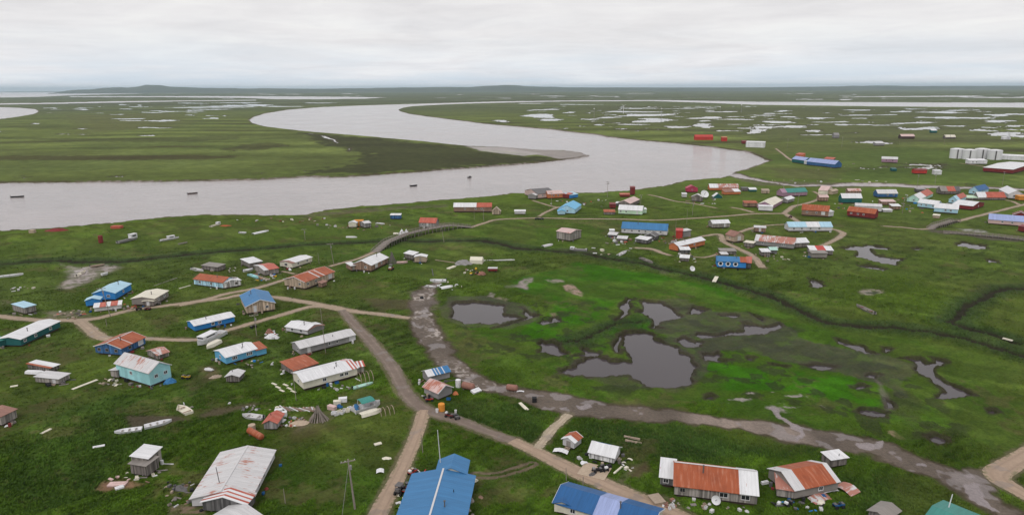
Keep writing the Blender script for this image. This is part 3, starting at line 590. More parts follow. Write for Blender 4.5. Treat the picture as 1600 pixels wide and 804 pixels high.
# ---------------------------------------------------------------- materials for built things
CN = dict(white=(.67,.67,.69), cream=(.66,.62,.52), pale=(.56,.55,.56), grey=(.26,.25,.25), dgrey=(.115,.11,.112), weath=(.245,.222,.205), dweath=(.17,.15,.14), tan=(.42,.33,.25), brown=(.24,.155,.115), blue=(.035,.22,.56), lblue=(.14,.42,.66), sky=(.38,.58,.70), dblue=(.045,.12,.27), cyan=(.33,.62,.66), teal=(.02,.115,.115), tealr=(.05,.23,.20), lgreen=(.50,.66,.50), red=(.46,.05,.04), dred=(.19,.03,.03), rust=(.34,.082,.030), rred=(.44,.10,.065), orange=(.50,.17,.075), orangeb=(.62,.25,.04), mag=(.42,.05,.10), purple=(.34,.21,.28), pink=(.58,.42,.40), roofblue=(.045,.175,.37), roofdk=(.018,.10,.27), lav=(.30,.36,.60), dkb=(.07,.045,.04), black=(.02,.02,.022), brownr=(.26,.13,.10), yellow=(.65,.42,.03), green=(.05,.30,.12), metal=(.5,.5,.52), wood=(.34,.27,.21), log=(.25,.215,.19), mint=(.42,.62,.55))
_mc = {}
def wall_mat(c, kind):
    k = ('w', c, kind)
    if k in _mc: return _mc[k]
    col = CN[c]; m, nt, b = mat_new('wall_' + c); tc = N(nt, 'ShaderNodeTexCoord'); s = N(nt, 'ShaderNodeSeparateXYZ'); nt.links.new(tc.outputs['Object'], s.inputs[0])
    xy = mth(nt, 'ADD', s.outputs[0], s.outputs[1]); f = noise(nt, tc.outputs['Object'], .5, 4, .65)
    oi = N(nt, 'ShaderNodeObjectInfo')
    def wn(v):
        w = N(nt, 'ShaderNodeTexWhiteNoise', noise_dimensions='1D'); nt.links.new(v, w.inputs['W']); return w.outputs['Value']
    if kind == 'b':
        bd = wn(mth(nt, 'ADD', mth(nt, 'FLOOR', mth(nt, 'MULTIPLY', xy, 3.6)), mth(nt, 'MULTIPLY', oi.outputs['Random'], 50)))
        mp = N(nt, 'ShaderNodeMapping'); mp.inputs['Scale'].default_value = (3.0, 3.0, .35); nt.links.new(tc.outputs['Object'], mp.inputs[0]); g = noise(nt, mp.outputs[0], 1.0, 4, .65)
        v = mth(nt, 'MULTIPLY', mth(nt, 'MULTIPLY_ADD', bd, .95, .52), mth(nt, 'MULTIPLY_ADD', g, 1.7, .15))
    elif kind == 's':
        fr = mth(nt, 'FRACT', mth(nt, 'MULTIPLY', s.outputs[2], 4.0)); g = ramp(nt, fr, [(0, (.6,)*3), (.18, (1,)*3)])
        v = mth(nt, 'MULTIPLY', mth(nt, 'MULTIPLY_ADD', f, .5, .75), g)
        v = mth(nt, 'MULTIPLY', v, mth(nt, 'MULTIPLY_ADD', wn(mth(nt, 'FLOOR', mth(nt, 'MULTIPLY', xy, .8))), .14, .92))
    else:
        v = mth(nt, 'MULTIPLY_ADD', f, .5, .75)
        v = mth(nt, 'MULTIPLY', v, mth(nt, 'MULTIPLY_ADD', wn(mth(nt, 'FLOOR', mth(nt, 'MULTIPLY', xy, .82))), .22, .88))
    c1 = mixc(nt, 1.0, (*col, 1), v, 'MULTIPLY')
    dirt = ramp(nt, noise(nt, tc.outputs['Object'], .8, 4, .7), [(.55, (0,)*3), (.75, (.5,)*3)])
    nt.links.new(mixc(nt, dirt, c1, (col[0]*.45+.03, col[1]*.45+.025, col[2]*.45+.02)), b.inputs['Base Color']); b.inputs['Roughness'].default_value = .85
    _mc[k] = m; return m
def roof_mat(c, rust=0.0, seed=0):
    k = ('r', c, rust, seed)
    if k in _mc: return _mc[k]
    col = CN[c]; m, nt, b = mat_new('roof_' + c); tc = N(nt, 'ShaderNodeTexCoord'); s = N(nt, 'ShaderNodeSeparateXYZ'); nt.links.new(tc.outputs['Object'], s.inputs[0])
    off = N(nt, 'ShaderNodeVectorMath', operation='ADD'); off.inputs[1].default_value = (seed * 7.3, seed * 3.1, 0); nt.links.new(tc.outputs['Object'], off.inputs[0])
    mp = N(nt, 'ShaderNodeMapping'); mp.inputs['Scale'].default_value = (2.4, .28, .28); nt.links.new(off.outputs[0], mp.inputs[0])
    st = noise(nt, mp.outputs[0], 1.0, 4, .65); f = noise(nt, off.outputs[0], .35, 4, .6)
    w = N(nt, 'ShaderNodeTexWhiteNoise', noise_dimensions='1D'); nt.links.new(mth(nt, 'ADD', mth(nt, 'FLOOR', mth(nt, 'MULTIPLY', s.outputs[0], 1.1)), seed * 13.0), w.inputs['W'])
    fr = mth(nt, 'FRACT', mth(nt, 'MULTIPLY', s.outputs[0], 1.65)); rib = ramp(nt, fr, [(0, (.80,)*3), (.12, (1,)*3)])
    v = mth(nt, 'MULTIPLY', mth(nt, 'MULTIPLY', mth(nt, 'MULTIPLY_ADD', w.outputs['Value'], .12, .93), rib), mth(nt, 'MULTIPLY_ADD', st, .52, .72))
    c1 = mixc(nt, 1.0, (*col, 1), v, 'MULTIPLY')
    if c in ('rust', 'rred', 'brownr'):
        c1 = mixc(nt, ramp(nt, st, [(.52, (0,)*3), (.70, (.42,)*3)]), c1, (.50, .30, .22)); c1 = mixc(nt, ramp(nt, f, [(.5, (0,)*3), (.7, (.45,)*3)]), c1, (col[0]*.55, col[1]*.5, col[2]*.5))
    if rust > 0:
        rr = mth(nt, 'ADD', mth(nt, 'MULTIPLY', st, .55), mth(nt, 'MULTIPLY', f, .45))
        t0 = .655 - .26 * rust
        c1 = mixc(nt, ramp(nt, rr, [(t0, (0,)*3), (t0 + .06, (.85,)*3)]), c1, mixc(nt, st, (.42, .12, .06), (.30, .09, .05)))
    nt.links.new(c1, b.inputs['Base Color']); b.inputs['Roughness'].default_value = .52; b.inputs['Specular IOR Level'].default_value = .35
    bp = N(nt, 'ShaderNodeBump'); bp.inputs['Distance'].default_value = .04; bp.inputs['Strength'].default_value = .6; nt.links.new(rib, bp.inputs['Height']); nt.links.new(bp.outputs[0], b.inputs['Normal'])
    _mc[k] = m; return m
def paint_mat(c, rough=.6, dirt=.35, metal=0.0):
    k = ('p', c, rough, dirt, metal)
    if k in _mc: return _mc[k]
    col = CN[c] if isinstance(c, str) else c; m, nt, b = mat_new('paint'); tc = N(nt, 'ShaderNodeTexCoord'); f = noise(nt, tc.outputs['Object'], 2.2, 4, .7)
    v = mth(nt, 'MULTIPLY_ADD', f, dirt * 2, 1 - dirt); c1 = mixc(nt, 1.0, (*col, 1), v, 'MULTIPLY')
    nt.links.new(c1, b.inputs['Base Color']); b.inputs['Roughness'].default_value = rough; b.inputs['Metallic'].default_value = metal
    _mc[k] = m; return m
def glass_mat():
    if 'g' in _mc: return _mc['g']
    m, nt, b = mat_new('window_glass'); b.inputs['Base Color'].default_value = (.02, .022, .026, 1); b.inputs['Roughness'].default_value = .12; b.inputs['Specular IOR Level'].default_value = .5; _mc['g'] = m; return m

# ---------------------------------------------------------------- mesh builder
class MB:
    def __init__(s): s.v = []; s.f = []; s.m = []
    def add(s, vs, fs, mi=0):
        o = len(s.v); s.v += [tuple(v) for v in vs]; s.f += [tuple(i + o for i in f) for f in fs]; s.m += [mi] * len(fs); return s
    def box(s, c, d, rz=0.0, mi=0, tilt=None):
        x, y, z = d[0] / 2, d[1] / 2, d[2] / 2
        R = Matrix.Rotation(rz, 3, 'Z')
        if tilt: R = R @ Matrix.Rotation(tilt[0], 3, 'X') @ Matrix.Rotation(tilt[1], 3, 'Y')
        vs = [Vector(c) + R @ Vector((a, b, e)) for e in (-z, z) for b in (-y, y) for a in (-x, x)]
        return s.add(vs, [(0,2,3,1),(4,5,7,6),(0,1,5,4),(2,6,7,3),(0,4,6,2),(1,3,7,5)], mi)
    def tube(s, p, q, r, r2=None, n=8, mi=0, cap=True):
        p, q = Vector(p), Vector(q); d = (q - p); L = d.length; d.normalize(); r2 = r if r2 is None else r2
        a = d.orthogonal().normalized(); b = d.cross(a); vs = []
        for P, rr in ((p, r), (q, r2)):
            for i in range(n):
                t = 2 * math.pi * i / n; vs.append(P + (a * math.cos(t) + b * math.sin(t)) * rr)
        fs = [(i, (i + 1) % n, n + (i + 1) % n, n + i) for i in range(n)]
        if cap: fs += [tuple(range(n - 1, -1, -1)), tuple(range(n, 2 * n))]
        return s.add(vs, fs, mi)
    def lathe(s, c, prof, n=12, mi=0, axis='Z', rz=0):
        vs = []; c = Vector(c); R = Matrix.Rotation(rz, 3, 'Z')
        for (r, h) in prof:
            for i in range(n):
                t = 2 * math.pi * i / n
                v = Vector((r * math.cos(t), r * math.sin(t), h)) if axis == 'Z' else Vector((h, r * math.cos(t), r * math.sin(t)))
                vs.append(c + R @ v)
        fs = []
        for k in range(len(prof) - 1):
            for i in range(n): fs.append((k*n+i, k*n+(i+1)%n, (k+1)*n+(i+1)%n, (k+1)*n+i))
        fs += [tuple(range(n - 1, -1, -1)), tuple(range((len(prof)-1)*n, len(prof)*n))]
        return s.add(vs, fs, mi)
    def build(s, name, mats, parent=None, M=None, smooth=False):
        me = bpy.data.meshes.new(name); me.from_pydata(s.v, [], s.f)
        if not isinstance(mats, (list, tuple)): mats = [mats]
        for m in mats: me.materials.append(m)
        me.polygons.foreach_set('material_index', s.m)
        if smooth: me.polygons.foreach_set('use_smooth', [True] * len(s.f))
        me.update(); o = bpy.data.objects.new(name, me); COL.objects.link(o)
        if parent is not None: o.parent = parent
        if M is not None: o.matrix_local = M
        return o
def empty(name, loc, rz=0.0):
    o = bpy.data.objects.new(name, None); COL.objects.link(o); o.location = loc; o.rotation_euler = (0, 0, rz); o.empty_display_size = .5; return o
def Rz(loc, rz): return Matrix.Translation(loc) @ Matrix.Rotation(rz, 4, 'Z')

class Vol:                                  # one rectangular building body standing on its traced footprint
    def __init__(s, A, B, C, wh, rr, ridge, depthsign=1):
        sc = ppm(*B); s.sc = sc; s.wh = wh / sc; s.rise = rr / sc
        b = G(*B).xy; c = G(*C).xy; cd = c - b; Lc = cd.length; cd.normalize()
        if isinstance(A, (int, float)):
            ad = Vector((-cd.y, cd.x)); La = float(A)
        else:
            av = G(*A).xy - b; La = av.length; an = av.normalized()
            if La > Lc:
                ad = an; pc = Vector((-ad.y, ad.x)); cd = pc * (1 if cd.dot(pc) > 0 else -1); Lc = max(1.5, abs((c - b).dot(cd)))
            else:
                pc = Vector((-cd.y, cd.x)); ad = pc * (1 if an.dot(pc) > 0 else -1); La = max(1.5, abs(av.dot(ad)))
        s.b, s.ad, s.cd, s.La, s.Lc = b, ad, cd, La, Lc
        s.rx = cd if ridge == 'c' else ad; oth = ad if ridge == 'c' else cd
        s.hx = (Lc if ridge == 'c' else La) / 2; s.hy = (La if ridge == 'c' else Lc) / 2
        s.rz = math.atan2(s.rx.y, s.rx.x); yv = Vector((-s.rx.y, s.rx.x)); s.sy = 1 if oth.dot(yv) > 0 else -1
        ctr = b + ad * La / 2 + cd * Lc / 2; s.ctr = Vector((ctr.x, ctr.y, 0)); s.ridge = ridge
        s.M = Rz(s.ctr, s.rz)
    def face(s, w):                         # start corner, direction, length, outward normal (local)
        if w == s.ridge: return Vector((-s.hx, -s.sy * s.hy)), Vector((1, 0)), 2 * s.hx, Vector((0, -s.sy))
        return Vector((-s.hx, -s.sy * s.hy)), Vector((0, s.sy)), 2 * s.hy, Vector((-1, 0))
CNT = [0]
def vol_parts(v, root, Mi, wall, kind, roofs, opts='', wins='', pre='', mono=False, lift=None, ov=None):
    """walls, roof, skids with painted underfloor shade, windows, door of one body; Mi = frame of the body relative to the thing"""
    sc = v.sc; h = v.wh; lift = min(.7, h * .22) if lift is None else lift; hx, hy = v.hx, v.hy; CNT[0] += 1; sd = CNT[0]
    ov = (.34 if sc > 3.2 else .28) if ov is None else ov
    mb = MB(); rise = v.rise
    if mono:
        zl, zr = (h, h + rise) if v.sy > 0 else (h + rise, h)       # low on the viewer's side
        prof = [(-hy, lift), (hy, lift), (hy, zr), (-hy, zl)]
    else: prof = [(-hy, lift), (hy, lift), (hy, h), (0, h + rise), (-hy, h)]
    n = len(prof); vs = [(-hx, y, z) for y, z in prof] + [(hx, y, z) for y, z in prof]
    fs = [tuple(range(n - 1, -1, -1)), tuple(range(n, 2 * n))] + [(i, (i + 1) % n, n + (i + 1) % n, n + i) for i in range(n)]
    mb.add(vs, fs); wo = mb.build(pre + 'wall', wall_mat(wall, kind), root, Mi)
    if lift > .05:
        mb = MB(); mb.box((0, 0, lift / 2 - .2), (hx * 2 - .8, hy * 2 - .8, lift + .37)); mb.build(pre + 'foundation_shade', paint_mat('dkb', .95), root, Mi)  # dark inset box: skids plus the shade of the gap below, put into colour
    # roof: list of (fraction along ridge, colour, rust)
    mats = []; mb = MB(); x0 = -hx - ov * .8; W = 2 * hx + 1.6 * ov; fr = [0.0]; th = .09; up = .02
    if isinstance(roofs, tuple): roofs = [(1.0,) + roofs]
    for r in roofs: fr.append(r[0])
    for i, r in enumerate(roofs):
        mats.append(roof_mat(r[1], r[2] if len(r) > 2 else 0, (sd * 3 + i) % 5)); a, c_ = x0 + W * fr[i], x0 + W * fr[i + 1]
        flip = (v.sy < 0) and False
        if mono:
            ylo, yhi = (-hy - ov, hy + ov * .6) if v.sy > 0 else (hy + ov, -hy - ov * .6); sl = rise / (2 * hy)
            z1 = h - sl * ov + up; z2 = h + rise + sl * ov * .6 + up
            slabs = [((ylo, z1), (yhi, z2))]
        else:
            sl = rise / hy; z1 = h - sl * ov + up; z2 = h + rise + up; slabs = [((-hy - ov, z1), (0, z2)), ((hy + ov, z1), (0, z2))]
        side = r[3] if len(r) > 3 else None
        for (ya, za), (yb, zb) in slabs:
            if side == 'far' and (ya * v.sy < 0): mi_ = 0
            else: mi_ = i
            q = [(a, ya, za), (c_, ya, za), (c_, yb, zb), (a, yb, zb)]; q2 = [(x, y, z + th) for x, y, z in q]
            f = [(3,2,1,0), (4,5,6,7), (0,1,5,4), (1,2,6,5), (2,3,7,6), (3,0,4,7)]
            if (ya > yb): f = [tuple(reversed(t)) for t in f]
            mb.add(q + q2, f, mi_)
    ro = mb.build(pre + 'roof', mats, root, Mi)
    if 'T' in opts and not mono:            # white barge boards and ridge cap
        for sx_ in (-1, 1):
            tb = MB()
            for s2 in (-1, 1):
                sl = v.rise / hy; yo = s2 * (hy + ov); L = math.hypot(hy + ov, (hy + ov) * sl); a = math.atan(sl)
                tb.box((sx_ * (hx + ov * .8 + .03), yo / 2, h - sl * ov + (hy + ov) * sl / 2 + .05), (.05, L, .2), tilt=(-s2 * a, 0))
            tb.build(pre + 'fascia', paint_mat('white', .6, .15), root, Mi)
    if 'R' in opts:
        tb = MB(); tb.box((0, 0, h + v.rise + th + .05), (2 * hx + ov, .32, .06)); tb.build(pre + 'ridge_cap', paint_mat('pale', .5, .2), root, Mi)
    if 'P' in opts:
        cp = MB(); px_ = (-.3 if sd % 2 else .35) * hx; cp.tube((px_, -v.sy * hy * .35, h + v.rise * .5), (px_, -v.sy * hy * .35, h + v.rise + .75), .11, n=8)
        cp.lathe((px_, -v.sy * hy * .35, h + v.rise + .72), [(.12, 0), (.21, .04), (.2, .13), (.03, .24)], 8); cp.build('stove_pipe', paint_mat('dgrey', .5, .2), root, Mi)
    if 'V' in opts:
        cp = MB(); cp.tube((.25 * hx, -v.sy * hy * .5, h + v.rise * .4), (.25 * hx, -v.sy * hy * .5, h + v.rise * .6 + .5), .07, n=6); cp.build('vent_pipe', paint_mat('black', .5, .2), root, Mi)
    for tok in wins.split():
        typ = 'n'
        if tok[0] in 'DOSWB': typ = tok[0]; tok = tok[1:]
        p0, d, L, nrm = v.face(tok[0]); t = float(tok[1:]); c2 = p0 + d * (L * t); rz = math.atan2(d.y, d.x)
        hh = h - lift
        if typ == 'D':
            w_, z0_, z1_ = .95, lift + .03, min(h - .15, lift + 2.05); mb = MB(); mb.box((*(c2 + nrm * .03), (z0_ + z1_) / 2), (w_, .06, z1_ - z0_), rz)
            do = mb.build('door', paint_mat('weath' if sd % 2 else 'pale', .7), root, Mi)
            if sc > 4.5:
                mb = MB(); mb.box((*(c2 + d * .33 + nrm * .085), (z0_ + z1_) / 2), (.10, .05, .05), rz); mb.build('handle', paint_mat('dgrey', .4), do)
                mb = MB()
                for k in range(2): mb.box((*(c2 + nrm * (.3 + .32 * k)), lift * (1 - .45 * k) - .06), (1.2, .32, .07), rz)
                mb.box((*(c2 + nrm * .45), lift * .3), (.08, .5, lift * .6), rz); mb.build('step', paint_mat('wood', .9), root, Mi)
            continue
        if typ == 'O': w_, h_ = 1.7, min(1.7, hh * .72); fc, pc = 'white', 'pale'
        elif typ == 'S': w_, h_ = .6, .5; fc, pc = 'pale', None
        elif typ == 'B': w_, h_ = 1.3, .8; fc, pc = 'pale', None
        elif typ == 'W': w_, h_ = 1.1, 1.1; fc, pc = 'white', None
        else: w_, h_ = .8, .7; fc, pc = ('weath' if kind == 'b' and sd % 2 else 'white' if sd % 3 else 'pale'), None
        zc_ = lift + hh * .56
        if sc < 2.6: w_ *= 1.1; h_ *= 1.1
        if sc > 2.0:
            mb = MB(); e = .10 if typ != 'W' else .26; dp = .035
            if typ in 'W':                                 # round painted surround
                ring = MB(); nn_ = 16
                for rad, rad2, off in ((.98, .42, .05),):
                    vv = []; ff = []
                    for i in range(nn_):
                        a = 2 * math.pi * i / nn_
                        for q in (rad * .62, rad): vv.append((*(c2 + d * (q * math.cos(a)) + nrm * off), zc_ + q * math.sin(a)))
                    for i in range(nn_): j = (i + 1) % nn_; ff.append((2*i, 2*i+1, 2*j+1, 2*j))
                    ring.add(vv, ff)
                fo = ring.build('window_frame' if False else 'window', paint_mat('white', .6, .15), root, Mi)
                mb = MB(); mb.box((*(c2 + nrm * .012), zc_), (1.0, .03, .95), rz); mb.build('pane', glass_mat(), fo); continue
            mb.box((*(c2 + nrm * dp), zc_ + h_ / 2 + e / 2), (w_ + 2 * e, .07, e), rz); mb.box((*(c2 + nrm * (dp + .02)), zc_ - h_ / 2 - e / 2), (w_ + 2 * e, .11, e), rz)
            for s2 in (-1, 1): mb.box((*(c2 + d * s2 * (w_ / 2 + e / 2) + nrm * dp), zc_), (e, .07, h_), rz)
            if typ == 'B' or typ == 'n': mb.box((*(c2 + nrm * dp), zc_), (.06, .06, h_), rz)
            fo = mb.build('window', paint_mat(fc, .6, .15), root, Mi)
            mb = MB(); mb.box((*(c2 + nrm * .012), zc_), (w_, .03, h_), rz); mb.build('pane', paint_mat(pc, .7) if pc else glass_mat(), fo)
        else:
            mb = MB(); mb.box((*(c2 + nrm * .02), zc_), (w_, .05, h_), rz); mb.build('window', glass_mat(), root, Mi)
    return wo
KINDN = dict(house='house', shed='shed', cabin='cabin', warehouse='warehouse', trailer='trailer', hall='hall')
BL = []
def bld(name, label, cat, A, B, C, wh, rr, ridge, wall, kind, roofs, wins='', opts='', mono=False, annex=(), group=None, lift=None):
    v = Vol(A, B, C, wh, abs(rr), ridge); root = empty(name, v.ctr, v.rz); tag(root, label, cat, group)
    vol_parts(v, root, None, wall, kind, roofs, opts, wins, '', mono or rr < 0, lift)
    inv_ = v.M.inverted()
    for an in annex:                        # (A, B, C, wh, rr, ridge, wall, kind, roofs, wins, opts)
        a = list(an) + [''] * (11 - len(an)); w = Vol(a[0], a[1], a[2], a[3], abs(a[4]), a[5])
        vol_parts(w, root, inv_ @ w.M, a[6], a[7], a[8], a[10], a[9], 'porch_', a[4] < 0, lift)
    BL.append((label, root, v)); return root, v

H = bld
# ------------------------------------------------ near and left part of the village
H('long_house','long teal house under a plain white roof beside the left edge of the village track','house',(7,538),(34,542),(95,513),13,3,'c','teal','s',('white',0),'c.1 c.36 c.74','P',annex=[((-26,534),(-4,545),(9,541),12,-1,'c','teal','s',('tealr',0))])
H('storage_shed','small grey board shed with flat pale blue roof at the left track','shed',(21,487),(40,492),(52,486),12,-1,'c','weath','b',('sky',0))
H('family_house','bright blue house with pale blue metal roof next to the mud flat','house',(132,479),(181,470),(206,455),13,5,'c','blue','p',('sky',0),'c.5 a.3','P',annex=[(3.2,(135,480),(157,478),11,3,'a','blue','p',('sky',0))])
H('lean_to_shed','low shed with red and white striped roof in front of the blue house','shed',3.4,(148,488),(190,483),8,-2,'c','pale','p',[(.22,'white',0),(.45,'rred',0),(.6,'white',0),(.85,'rred',0),(1.0,'white',0)])
H('family_house','tan grey house with off white roof and dark porch beside the small junk yard','house',(214,474),(242,478),(264,465),12,3,'c','weath','s',('cream',0),'c.3 c.7','P',annex=[(2.0,(224,479),(240,479),9,1,'a','dweath','b',('cream',0),'Dc.5')])
H('family_house','dark blue house with rust red gable roof and weathered plank gable','house',(146,555),(191,557),(228,539),14,7,'c','dblue','b',[(.42,'rust',0),(.45,'pale',0),(1.0,'rust',0)],'a.2 a.55 a.85 c.35 Oc.8','TPR')
H('storage_shed','tiny weathered shed with rust streaked roof right of the dark blue house','shed',(231,556),(247,563),(259,555),9,4,'c','weath','b',('pale',.8))
H('family_house','turquoise house with rust streaked white roof and a blue tarp at its corner','house',(184,590),(236,606),(273,594),26,11,'a','cyan','p',('pale',.45),'a.55 c.3 c.75','T',annex=[(2.6,(174,590),(186,592),13,-2,'a','weath','b',('pale',.2))])
H('storage_shed','low grey shed with a white roof rusted at its left end','shed',(44,576),(80,582),(90,576),8,-1,'c','dweath','b',[(.25,'rust',.3),(1.0,'white',0)],group=None)
H('storage_shed','low weathered shed with pinkish white roof and open dark doorway','shed',(56,598),(93,601),(105,592),10,-1,'c','weath','b',('pale',.1),'Da.2')
H('storage_shed','grey board shed cut off by the left photo edge with a tan roof','shed',(-18,664),(4,667),(27,655),18,-3,'c','weath','b',('brownr',.1))
H('storage_shed','tall narrow grey shed with white and blue sheet roof near the burnt patch','shed',(213,735),(234,740),(254,722),27,-3,'c','weath','b',[(1.0,'white',0)],annex=[(3.0,(206,743),(231,747),22,-1,'c','dweath','b',('weath',0))])
H('family_house','white house with a rust red roof and blue white porch near the driftwood','house',6.5,(304,446),(349,452),11,5,'c','sky','b',('rust',.2),'c.2 c.6','P',annex=[(4.5,(349,452),(377,447),10,3,'a','pale','b',('white',.1),'Dc.3 c.75')])
H('ruined_shed','low collapsed shed of dark grey boards behind the white and rust house','shed',4.0,(316,422),(341,425),8,-1,'c','dweath','b',('weath',0))
H('storage_shed','small grey shed with bright white roof left of the junk heap','shed',(377,414),(391,420),(402,413),9,-1,'c','dweath','b',('white',0))
H('storage_shed','cluttered shed with a faded red roof in the middle of the junk heap','shed',(398,424),(414,432),(432,426),10,3,'c','weath','b',[(.3,'pale',.2),(1.0,'rred',.2)])
H('trailer_home','small cream trailer house with rusty entry at its left end','house',(445,415),(457,420),(488,410),9,2,'c','cream','p',[(.15,'brownr',0),(1.0,'white',0)],'Ba.5 c.75 c.3')
H('family_house','long tan plank house with orange rust roof beside the upper track','house',(448,447),(477,453),(523,436),13,6,'c','tan','b',[(.45,'rust',.0),(.49,'pale',0),(.62,'rust',0),(.65,'pale',0),(1.0,'rust',0)],'a.25 c.1 c.36 Oc.85','T',annex=[((497,450),(503,450),(511,447),8,-1,'c','brown','b',('brownr',0))])
H('family_house','brown house with large pale roof at the foot of the boardwalk','house',(553,422),(580,425),(607,412),11,6,'c','brown','b',('white',0),'a.3 c.6 Oc.3','P',annex=[((541,420),(549,424),(557,423),9,-1,'c','brown','b',('white',0),'Dc.5')])
H('fish_shed','open dark lean-to with flat white roof above the boardwalk end','shed',3.0,(632,404),(646,407),9,-2,'c','dweath','b',('white',0))
H('storage_shed','tan shed with white roof beside two wrecked boats','shed',3.6,(648,411),(666,411),10,2,'a','tan','p',('white',0),'Dc.5')
H('family_house','small tan house with bright blue roof in the bend of the track','house',(377,474),(386,492),(430,485),14,8,'a','tan','b',('roofblue',0),'Dc.3 c.72','TPV')
H('family_house','long bright blue house with white roof between the two left tracks','house',(290,513),(305,519),(367,504),11,4,'c','blue','s',('white',0),'c.45 c.62','P')
H('family_house','pale blue house with white roof and rusty back room beside a wood pile','house',(338,560),(354,571),(402,557),14,5,'c','lblue','s',('white',0),'c.25 c.3 c.72 c.79 a.5','PV',annex=[(5.0,(402,558),(417,554),12,-2,'c','lblue','s',('rust',.2))])
H('family_house','small white house with grey gable and open rusty porch','house',5.6,(447,518),(481,524),9,4,'c','pale','s',('white',0),'c.3 c.7','P',annex=[(4.0,(481,524),(507,515),8,3,'a','grey','p',[(.4,'brownr',.3),(1.0,'white',0)])])
H('warehouse','very long grey metal warehouse with pale roof beside the main road','warehouse',(441,551),(470,556),(555,534),13,5,'c','grey','p',('pale',0),'Dc.15 c.53 c.57 c.61 c.65 Oc.95 a.3','V')
H('workshop','low workshop with a plain rust orange roof tucked behind the cream house','shed',(439,577),(460,588),(497,576),10,-3,'c','dweath','b',('rust',0))
H('family_house','big cream house on posts with long white roof','house',(455,598),(475,612),(559,589),17,6,'c','cream','s',[(.88,'white',0),(.91,'rred',0),(.94,'white',0),(.97,'rred',0),(1.0,'white',0)],'a.45 c.38 c.7 c.79','PV',lift=.75,annex=[((556,580),(559,586),(569,583),14,-2,'c','weath','b',[(.2,'rred',0),(.4,'white',0),(.6,'rred',0),(.8,'white',0),(1.0,'rred',0)])])
H('outhouse','little grey shed with pale roof just below the pale blue house','shed',3.4,(354,598),(374,598),11,3,'a','dweath','b',('pale',0),'','V')
H('smoke_house','little grey smokehouse with coral red gable roof beside the plank stacks','shed',4.2,(413,672),(433,672),13,5,'a','grey','b',('rred',0),'','V')
H('community_house','big white house with rust streaked white gable roof at the bottom left','house',(312,776),(394,789),(430,717),17,10,'c','pale','s',('pale',.40),'c.3 c.5 c.8','R',annex=[((312,782),(318,800),(386,804),19,11,'a','dgrey','b',[(.14,'white',0),(.26,'rred',0),(.42,'white',0),(.52,'rred',0),(.68,'white',.2),(.8,'rred',0),(1.0,'pale',.4)])])
H('storage_shed','pale roofed shed cut off by the bottom photo edge under the big white house','shed',(337,818),(380,838),(408,818),16,7,'c','weath','b',('pale',.25))
H('storage_shed','grey plywood shed with blue striped metal roof beside the muddy track','shed',(661,592),(670,600),(703,592),14,5,'c','grey','p',[(.3,'white',.1),(.38,'roofblue',0),(.42,'pale',0),(.5,'roofblue',0),(.55,'pale',0),(.7,'roofblue',0),(.74,'pale',0),(1.0,'roofblue',0)],'','')
H('storage_shed','grey plywood shed with rust stained white gable roof beside the road junction','shed',(663,616),(685,626),(712,619),14,8,'a','grey','p',('pink',.7),'','T')
H('church_hall','large house roofed in plain blue metal at the bottom centre with mast','house',(617,838),(722,852),(741,759),20,12,'c','tan','s',('roofblue',0),'c.5','RPV',annex=[((683,757),(728,758),(730,737),21,10,'c','cream','s',('roofblue',0),'','')])
H('family_house','house with deep blue roof and a slope coloured as brighter lit at the bottom edge','house',(866,800),(1017,846),(1037,812),20,13,'a','cream','s',[(.14,'roofdk',0),(.36,'roofdk',0),(.58,'lav',0),(1.0,'roofdk',0)],'a.2 a.8 c.5','TP',annex=[((864,792),(866,802),(890,806),20,4,'a','cream','s',('roofdk',0))])  # lavender stretch paints the brighter light on a cross gable slope
H('outhouse','tiny grey shed with white and rust roof beside the pale side path','shed',(878,698),(897,703),(908,694),14,5,'c','pale','p',[(.35,'white',0),(.95,'rust',0),(1.0,'white',0)],'Da.5')
H('family_house','old white gabled house with a blue patch on its pale roof','house',(921,717),(959,726),(985,714),14,9,'a','pale','b',[(.35,'white',.05),(.85,'roofblue',0,'far'),(1.0,'white',.05)],'Dc.5','T')
H('family_house','long weathered plank house with big rust roof between two white roof ends','house',8.0,(1053,776),(1182,792),22,18,'c','weath','b',[(.775,'rust',0),(1.0,'white',.25)],'c.1 Bc.6 Bc.86','RP',lift=.6,annex=[(5.5,(1031,760),(1053,763),18,-5,'c','dgrey','b',('white',.3),'c.4')])
H('family_house','grey plank house with rust red roof and white edge strips','house',7.0,(1240,782),(1308,768),20,13,'c','weath','p',[(.22,'pale',0),(.9,'rust',0),(1.0,'pale',.1)],'c.6','',annex=[(5.5,(1213,777),(1239,781),17,-5,'c','weath','b',('pale',.9))])
H('storage_shed','square grey board shed with bright white roof beside the muddy road','shed',(1272,723),(1297,732),(1322,728),16,-1,'c','dweath','b',('white',0),'','V')
H('family_house','house with a dull green roof cut off at the bottom right','house',(1425,848),(1530,880),(1564,838),22,12,'a','cream','s',('tealr',0),'','')
H('storage_shed','grey tarp covered shed at the bottom edge beside the green roofed house','shed',(1348,812),(1384,820),(1404,806),11,5,'c','dweath','b',('weath',0))
